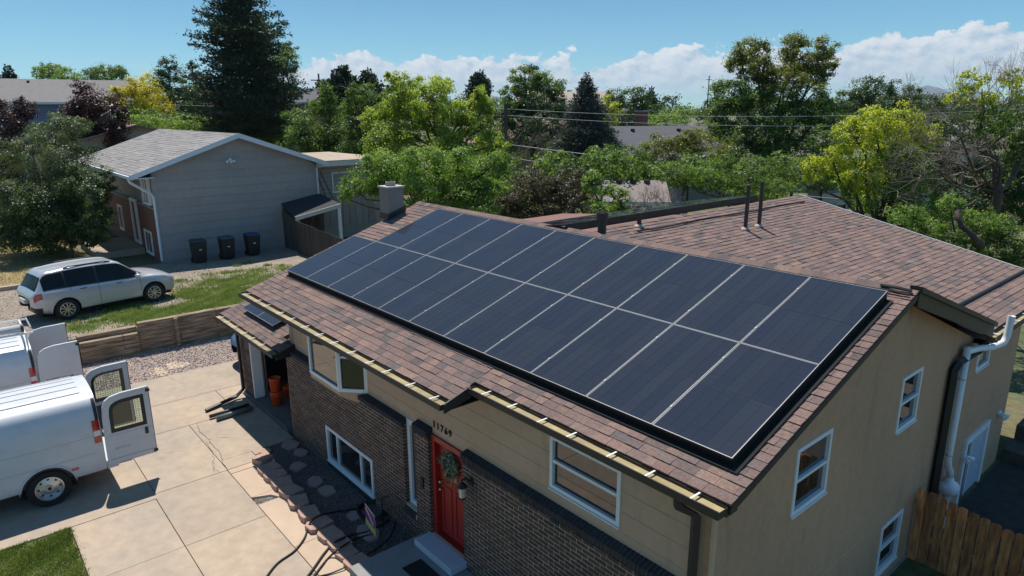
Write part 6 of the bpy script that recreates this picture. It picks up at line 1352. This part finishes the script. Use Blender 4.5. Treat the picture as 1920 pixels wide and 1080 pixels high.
# undergrowth below the crowns of the near yards
Pm = [(at(u, v, D), np.array([R*D/FPX, R*D/FPX, h*D/FPX])) for u, v, D, R, h in [(random.uniform(640, 1900), random.uniform(300, 345), random.uniform(33, 48), 44, 26) for _ in range(40)]+[(random.uniform(180, 680), random.uniform(225, 262), random.uniform(58, 72), 44, 22) for _ in range(26)]+[(random.uniform(560, 1000), random.uniform(330, 400), random.uniform(30, 34), 40, 26) for _ in range(14)]]
Pm = [(c, R) for c, R in Pm if not (c[0] > -31 and c[0] < -11 and c[1] < 14)]
P, Nn, T, _c = crown_leaves(Pm, .20, 2.2, .3); o = trimesh('undergrowth', leaf_quads(P, Nn, .19*RNG.uniform(.65, 1.35, len(P)), .62), 4, T, LM['mid']); tag(o, 'mixed green undergrowth filling the back yards', kind='stuff')
# wreath foliage
th = RNG.uniform(0, 6.283, 900); rr = np.abs(.13+RNG.normal(0, .055, 900)); P = np.stack([-4.90+rr*np.cos(th), YW-.02+RNG.normal(-.0, .028, 900), -2.10+rr*np.sin(th)*1.15], 1)
trimesh('leaves', leaf_quads(P, unit(np.stack([np.cos(th)*.4, -np.ones(900), np.sin(th)*.4], 1)+RNG.normal(size=(900, 3))*.5), RNG.uniform(.035, .075, 900), .5), 4, RNG.random(900), leafmat('wreath_leaves', (.06, .10, .07), (.19, .24, .16), (.42, .44, .30), .2), wr)
MB().tube([(-4.90+.15*math.cos(a), YW-.005, -2.10+.17*math.sin(a)) for a in np.linspace(0, 6.283, 22)], .02, 6).build('ring', m_bark, wr)
# ================================================================== houses behind, power lines, mountains
def far_house(label, u, v, D, Lx, Ly, wall_h, roof_h, rot, wallm, roofm, win=((.3, .5), (.7, .5)), over=.4):
    """gabled house whose ridge middle sits on the ray of (u, v) at depth D"""
    p = at(u, v, D); c = np.array([p[0], p[1]]); zr = p[2]; ze = zr-roof_h; zb = min(ze-wall_h, -4.0); r = thing('house', label, 'house', (c[0], c[1], zb), 'houses in the background')
    ca, sa = math.cos(rot), math.sin(rot); T = lambda x, y, z: (c[0]+x*ca-y*sa, c[1]+x*sa+y*ca, z)
    w = MB(); w.hexa([T(-Lx/2, -Ly/2, zb), T(Lx/2, -Ly/2, zb), T(Lx/2, Ly/2, zb), T(-Lx/2, Ly/2, zb), T(-Lx/2, -Ly/2, ze), T(Lx/2, -Ly/2, ze), T(Lx/2, Ly/2, ze), T(-Lx/2, Ly/2, ze)])
    for s in (-1, 1): w.add([T(s*Lx/2, -Ly/2, ze), T(s*Lx/2, Ly/2, ze), T(s*Lx/2, 0, zr-.15)], [(0, 1, 2)])
    w.build('wall', wallm, r, recalc=False)
    o = over; k = roof_h/(Ly/2); m = MB()
    for s in (-1, 1): m.prism([T(-Lx/2-o, 0, zr), T(Lx/2+o, 0, zr), T(Lx/2+o, s*(Ly/2+o), ze-k*o), T(-Lx/2-o, s*(Ly/2+o), ze-k*o)], (0, 0, -.14))
    m.build('roof', roofm, r)
    for s in (-1, 1): MB().prism([T(-Lx/2-o, s*(Ly/2+o)+s*.01, ze-k*o+.02), T(Lx/2+o, s*(Ly/2+o)+s*.01, ze-k*o+.02), T(Lx/2+o, s*(Ly/2+o)+s*.01, ze-k*o-.2), T(-Lx/2-o, s*(Ly/2+o)+s*.01, ze-k*o-.2)], np.array(T(0, s*.05, 0))-np.array(T(0, 0, 0))).build('fascia', m_ntrim, r)
    for fx, fz in win:
        x0 = -Lx/2+fx*Lx; z0 = ze-wall_h*fz-.4
        f = MB(); f.ring([T(x0-.65, -Ly/2-.05, z0-.6), T(x0+.65, -Ly/2-.05, z0-.6), T(x0+.65, -Ly/2-.05, z0+.6), T(x0-.65, -Ly/2-.05, z0+.6)], [T(x0-.55, -Ly/2-.05, z0-.5), T(x0+.55, -Ly/2-.05, z0-.5), T(x0+.55, -Ly/2-.05, z0+.5), T(x0-.55, -Ly/2-.05, z0+.5)], np.array(T(0, .05, 0))-np.array(T(0, 0, 0)))
        f = f.build('window', m_white, r); MB().add([T(x0-.55, -Ly/2-.02, z0-.5), T(x0+.55, -Ly/2-.02, z0-.5), T(x0+.55, -Ly/2-.02, z0+.5), T(x0-.55, -Ly/2-.02, z0+.5)], [(0, 1, 2, 3)]).build('pane', m_pane, f)
        y0 = -Ly/2+Ly*fx; f2 = MB(); f2.ring([T(Lx/2+.05, y0-.65, z0-.6), T(Lx/2+.05, y0+.65, z0-.6), T(Lx/2+.05, y0+.65, z0+.6), T(Lx/2+.05, y0-.65, z0+.6)], [T(Lx/2+.05, y0-.55, z0-.5), T(Lx/2+.05, y0+.55, z0-.5), T(Lx/2+.05, y0+.55, z0+.5), T(Lx/2+.05, y0-.55, z0+.5)], np.array(T(-.05, 0, 0))-np.array(T(0, 0, 0)))
        f2 = f2.build('window', m_white, r); MB().add([T(Lx/2+.02, y0-.55, z0-.5), T(Lx/2+.02, y0+.55, z0-.5), T(Lx/2+.02, y0+.55, z0+.5), T(Lx/2+.02, y0-.55, z0+.5)], [(0, 1, 2, 3)]).build('pane', m_pane, f2)
    for k_ in range(3):
        q = T(-Lx*.3+k_*Lx*.28, -Ly*.08, zr-Ly*.08*k); MB().box(q[0]-.12, q[0]+.12, q[1]-.12, q[1]+.12, q[2]-.05, q[2]+.16).build('roof_vent', m_trim, r)
    return r
fr_grey = M('far_roof_grey', (.20, .185, .18), .95, .15, 3, .004, 20); fr_dark = M('far_roof_dark', (.105, .105, .12), .95, .15, 3, .004, 20); fr_brown = M('far_roof_brown', (.24, .165, .14), .95, .15, 3, .004, 20); fr_tan = M('far_roof_tan', (.36, .29, .25), .95, .12, 3, .004, 20)
fw_blue = M('far_wall_blue', (.13, .17, .27), .85, .06, 1); fw_beige = M('far_wall_beige', (.42, .33, .24), .85, .06, 1); fw_white = M('far_wall_white', (.60, .62, .64), .8, .05, 1); fw_slate = M('far_wall_slate', (.30, .36, .40), .8, .05, 1)
far_house('blue two-storey house with wide brown-grey roof at far left', 60, 148, 72, 18, 11, 5.0, 2.3, math.radians(90-8), fw_blue, fr_grey)
far_house('tan gabled house behind the grey neighbouring house', 232, 232, 54, 8, 12, 3.5, 1.6, math.radians(0), fw_beige, fr_brown)
far_house('beige two-storey house with dark grey roof right of the big pine', 562, 166, 86, 8, 9, 5.4, 1.6, math.radians(35), fw_beige, fr_dark)
far_house('far house with tan roof beside the blue spruce', 1060, 172, 96, 13, 9, 5, 1.6, math.radians(40), fw_beige, fr_tan)
far_house('house with brown roof half hidden behind bare branches', 990, 226, 64, 11, 9, 3.4, 1.8, math.radians(40), fw_beige, fr_brown)
far_house('house with wide dark roof and blue-grey wall behind olive tree', 1275, 236, 54, 13, 9, 3, 2.2, math.radians(50), fw_slate, fr_dark)
far_house('low house with light brown roof behind the back yard shrubs', 1188, 338, 36, 2.6, 3.6, 2.4, .7, math.radians(45), fw_beige, M('far_roof_dun', (.25, .205, .185), .95, .12, 3, .004, 20))
far_house('pale house glimpsed behind the large olive-topped tree', 1500, 258, 60, 5, 5, 3, 1.4, math.radians(60), fw_white, fr_grey)
far_house('white house glimpsed between yellow-green tree and bare tree', 1745, 236, 56, 6, 6, 3, 1.4, math.radians(70), fw_white, fr_grey)
far_house('small grey shed roof under the yellow-green tree', 1552, 344, 46, 1.8, 1.6, 2, .45, math.radians(60), fw_white, fr_tan, over=.2)
ck = thing('brick_chimney', 'tall red brick chimney standing beside the dark roof', 'chimney', at(1204, 250, 56)); c = at(1204, 210, 56)
MB().box(c[0]-.35, c[0]+.35, c[1]-.35, c[1]+.35, -4, c[2]).build('stack', m_nbrick, ck); MB().box(c[0]-.45, c[0]+.45, c[1]-.45, c[1]+.45, c[2], c[2]+.15).build('cap', fr_tan, ck)
# power lines
def pole(u, v, D, label):
    p = at(u, v, D); r = thing('utility_pole', label, 'utility pole', (p[0], p[1], -4)); MB().tube([(p[0], p[1], -4.1), (p[0], p[1], p[2])], [.16, .11], 8).build('post', m_bark, r); MB().box(p[0]-.06, p[0]+.06, p[1]-1.1, p[1]+1.1, p[2]-.9, p[2]-.78).build('crossarm', m_bark, r)
pole(597, 138, 88, 'wooden utility pole against the clouds right of the big pine'); pole(948, 196, 47, 'wooden utility pole hidden among the branches right of the lime tree')
pole(1330, 142, 150, 'slim far pole beside the large right tree')
def wire(a, b, sag, label, r=.016):
    A, B = at(*a), at(*b); P = [A+(B-A)*t-np.array([0, 0, sag*4*t*(1-t)]) for t in np.linspace(0, 1, 21)]; o = MB().tube(P, r, 5).build('power_line', M('weathered_wire', (.42, .42, .42), .5), smooth=True); tag(o, label, 'power line', 'power lines behind the house')
wire((948, 204, 47), (1990, 200, 40), .55, 'uppermost pale power line crossing the trees', .013); wire((948, 216, 47), (1990, 224, 40), .55, 'second power line from the top crossing the trees', .013)
wire((948, 270, 46), (1990, 345, 38), .5, 'third power line from the top, brighter cable', .026); wire((948, 294, 46), (1990, 402, 38), .5, 'lowest bright cable sloping down toward the back roof', .026)
wire((597, 146, 88), (948, 204, 47), .8, 'thin wire running down from the distant pole', .015); wire((250, 192, 66), (470, 200, 66), .1, 'pale wire in front of the dark trees left of the big pine', .02)
# mountains
m_mtn = M('mountain', (.05, .065, .075), .95, .25, .002, base2=(.065, .075, .08), stainscale=.0004)
mt_ = MB(); n = 160; Dm = 11000
vs = []
for i in range(n):
    a = math.radians(-110+i*150/n); h = 120+190*max(0, math.sin(i*.19+2.2))+90*math.sin(i*.53)+60*math.sin(i*1.31+1); h = max(h, 60)*(.62+.5*max(0, (i-70)/90))
    for k, (f, g) in enumerate(((.93, 0), (.965, .55), (1, 1), (1.05, .6))): vs.append((CAM[0]+math.sin(a)*Dm*f, CAM[1]+math.cos(a)*Dm*f, -30+h*g*(1+.12*math.sin(i*2.3+k*1.7)*(g > 0))))
mt_.add(vs, [(i*4+k, (i+1)*4+k, (i+1)*4+k+1, i*4+k+1) for i in range(n-1) for k in range(3)]); structure(mt_.build('mountains', m_mtn, smooth=True))
# plain reaching the mountains
pl = MB().box(-14000, 14000, -14000, 14000, -33, -32).build('plain', m_grassground); structure(pl)
# air
hz = MB().box(-12500, 12500, -12500, 12500, -34, 620).build('haze', m_dark); hz.data.materials.clear(); hm = bpy.data.materials.new('haze'); hm.use_nodes = True; t = hm.node_tree; t.nodes.clear()
pv = nd(t, 'ShaderNodeVolumePrincipled'); pv.inputs['Density'].default_value = 5.5e-5; pv.inputs['Color'].default_value = (.75, .86, 1.0, 1); pv.inputs['Anisotropy'].default_value = .2; ho = nd(t, 'ShaderNodeOutputMaterial'); t.links.new(pv.outputs[0], ho.inputs['Volume'])
hz.data.materials.append(hm); hz['kind'] = 'stuff'; hz['label'] = 'thin pale air over the whole place'
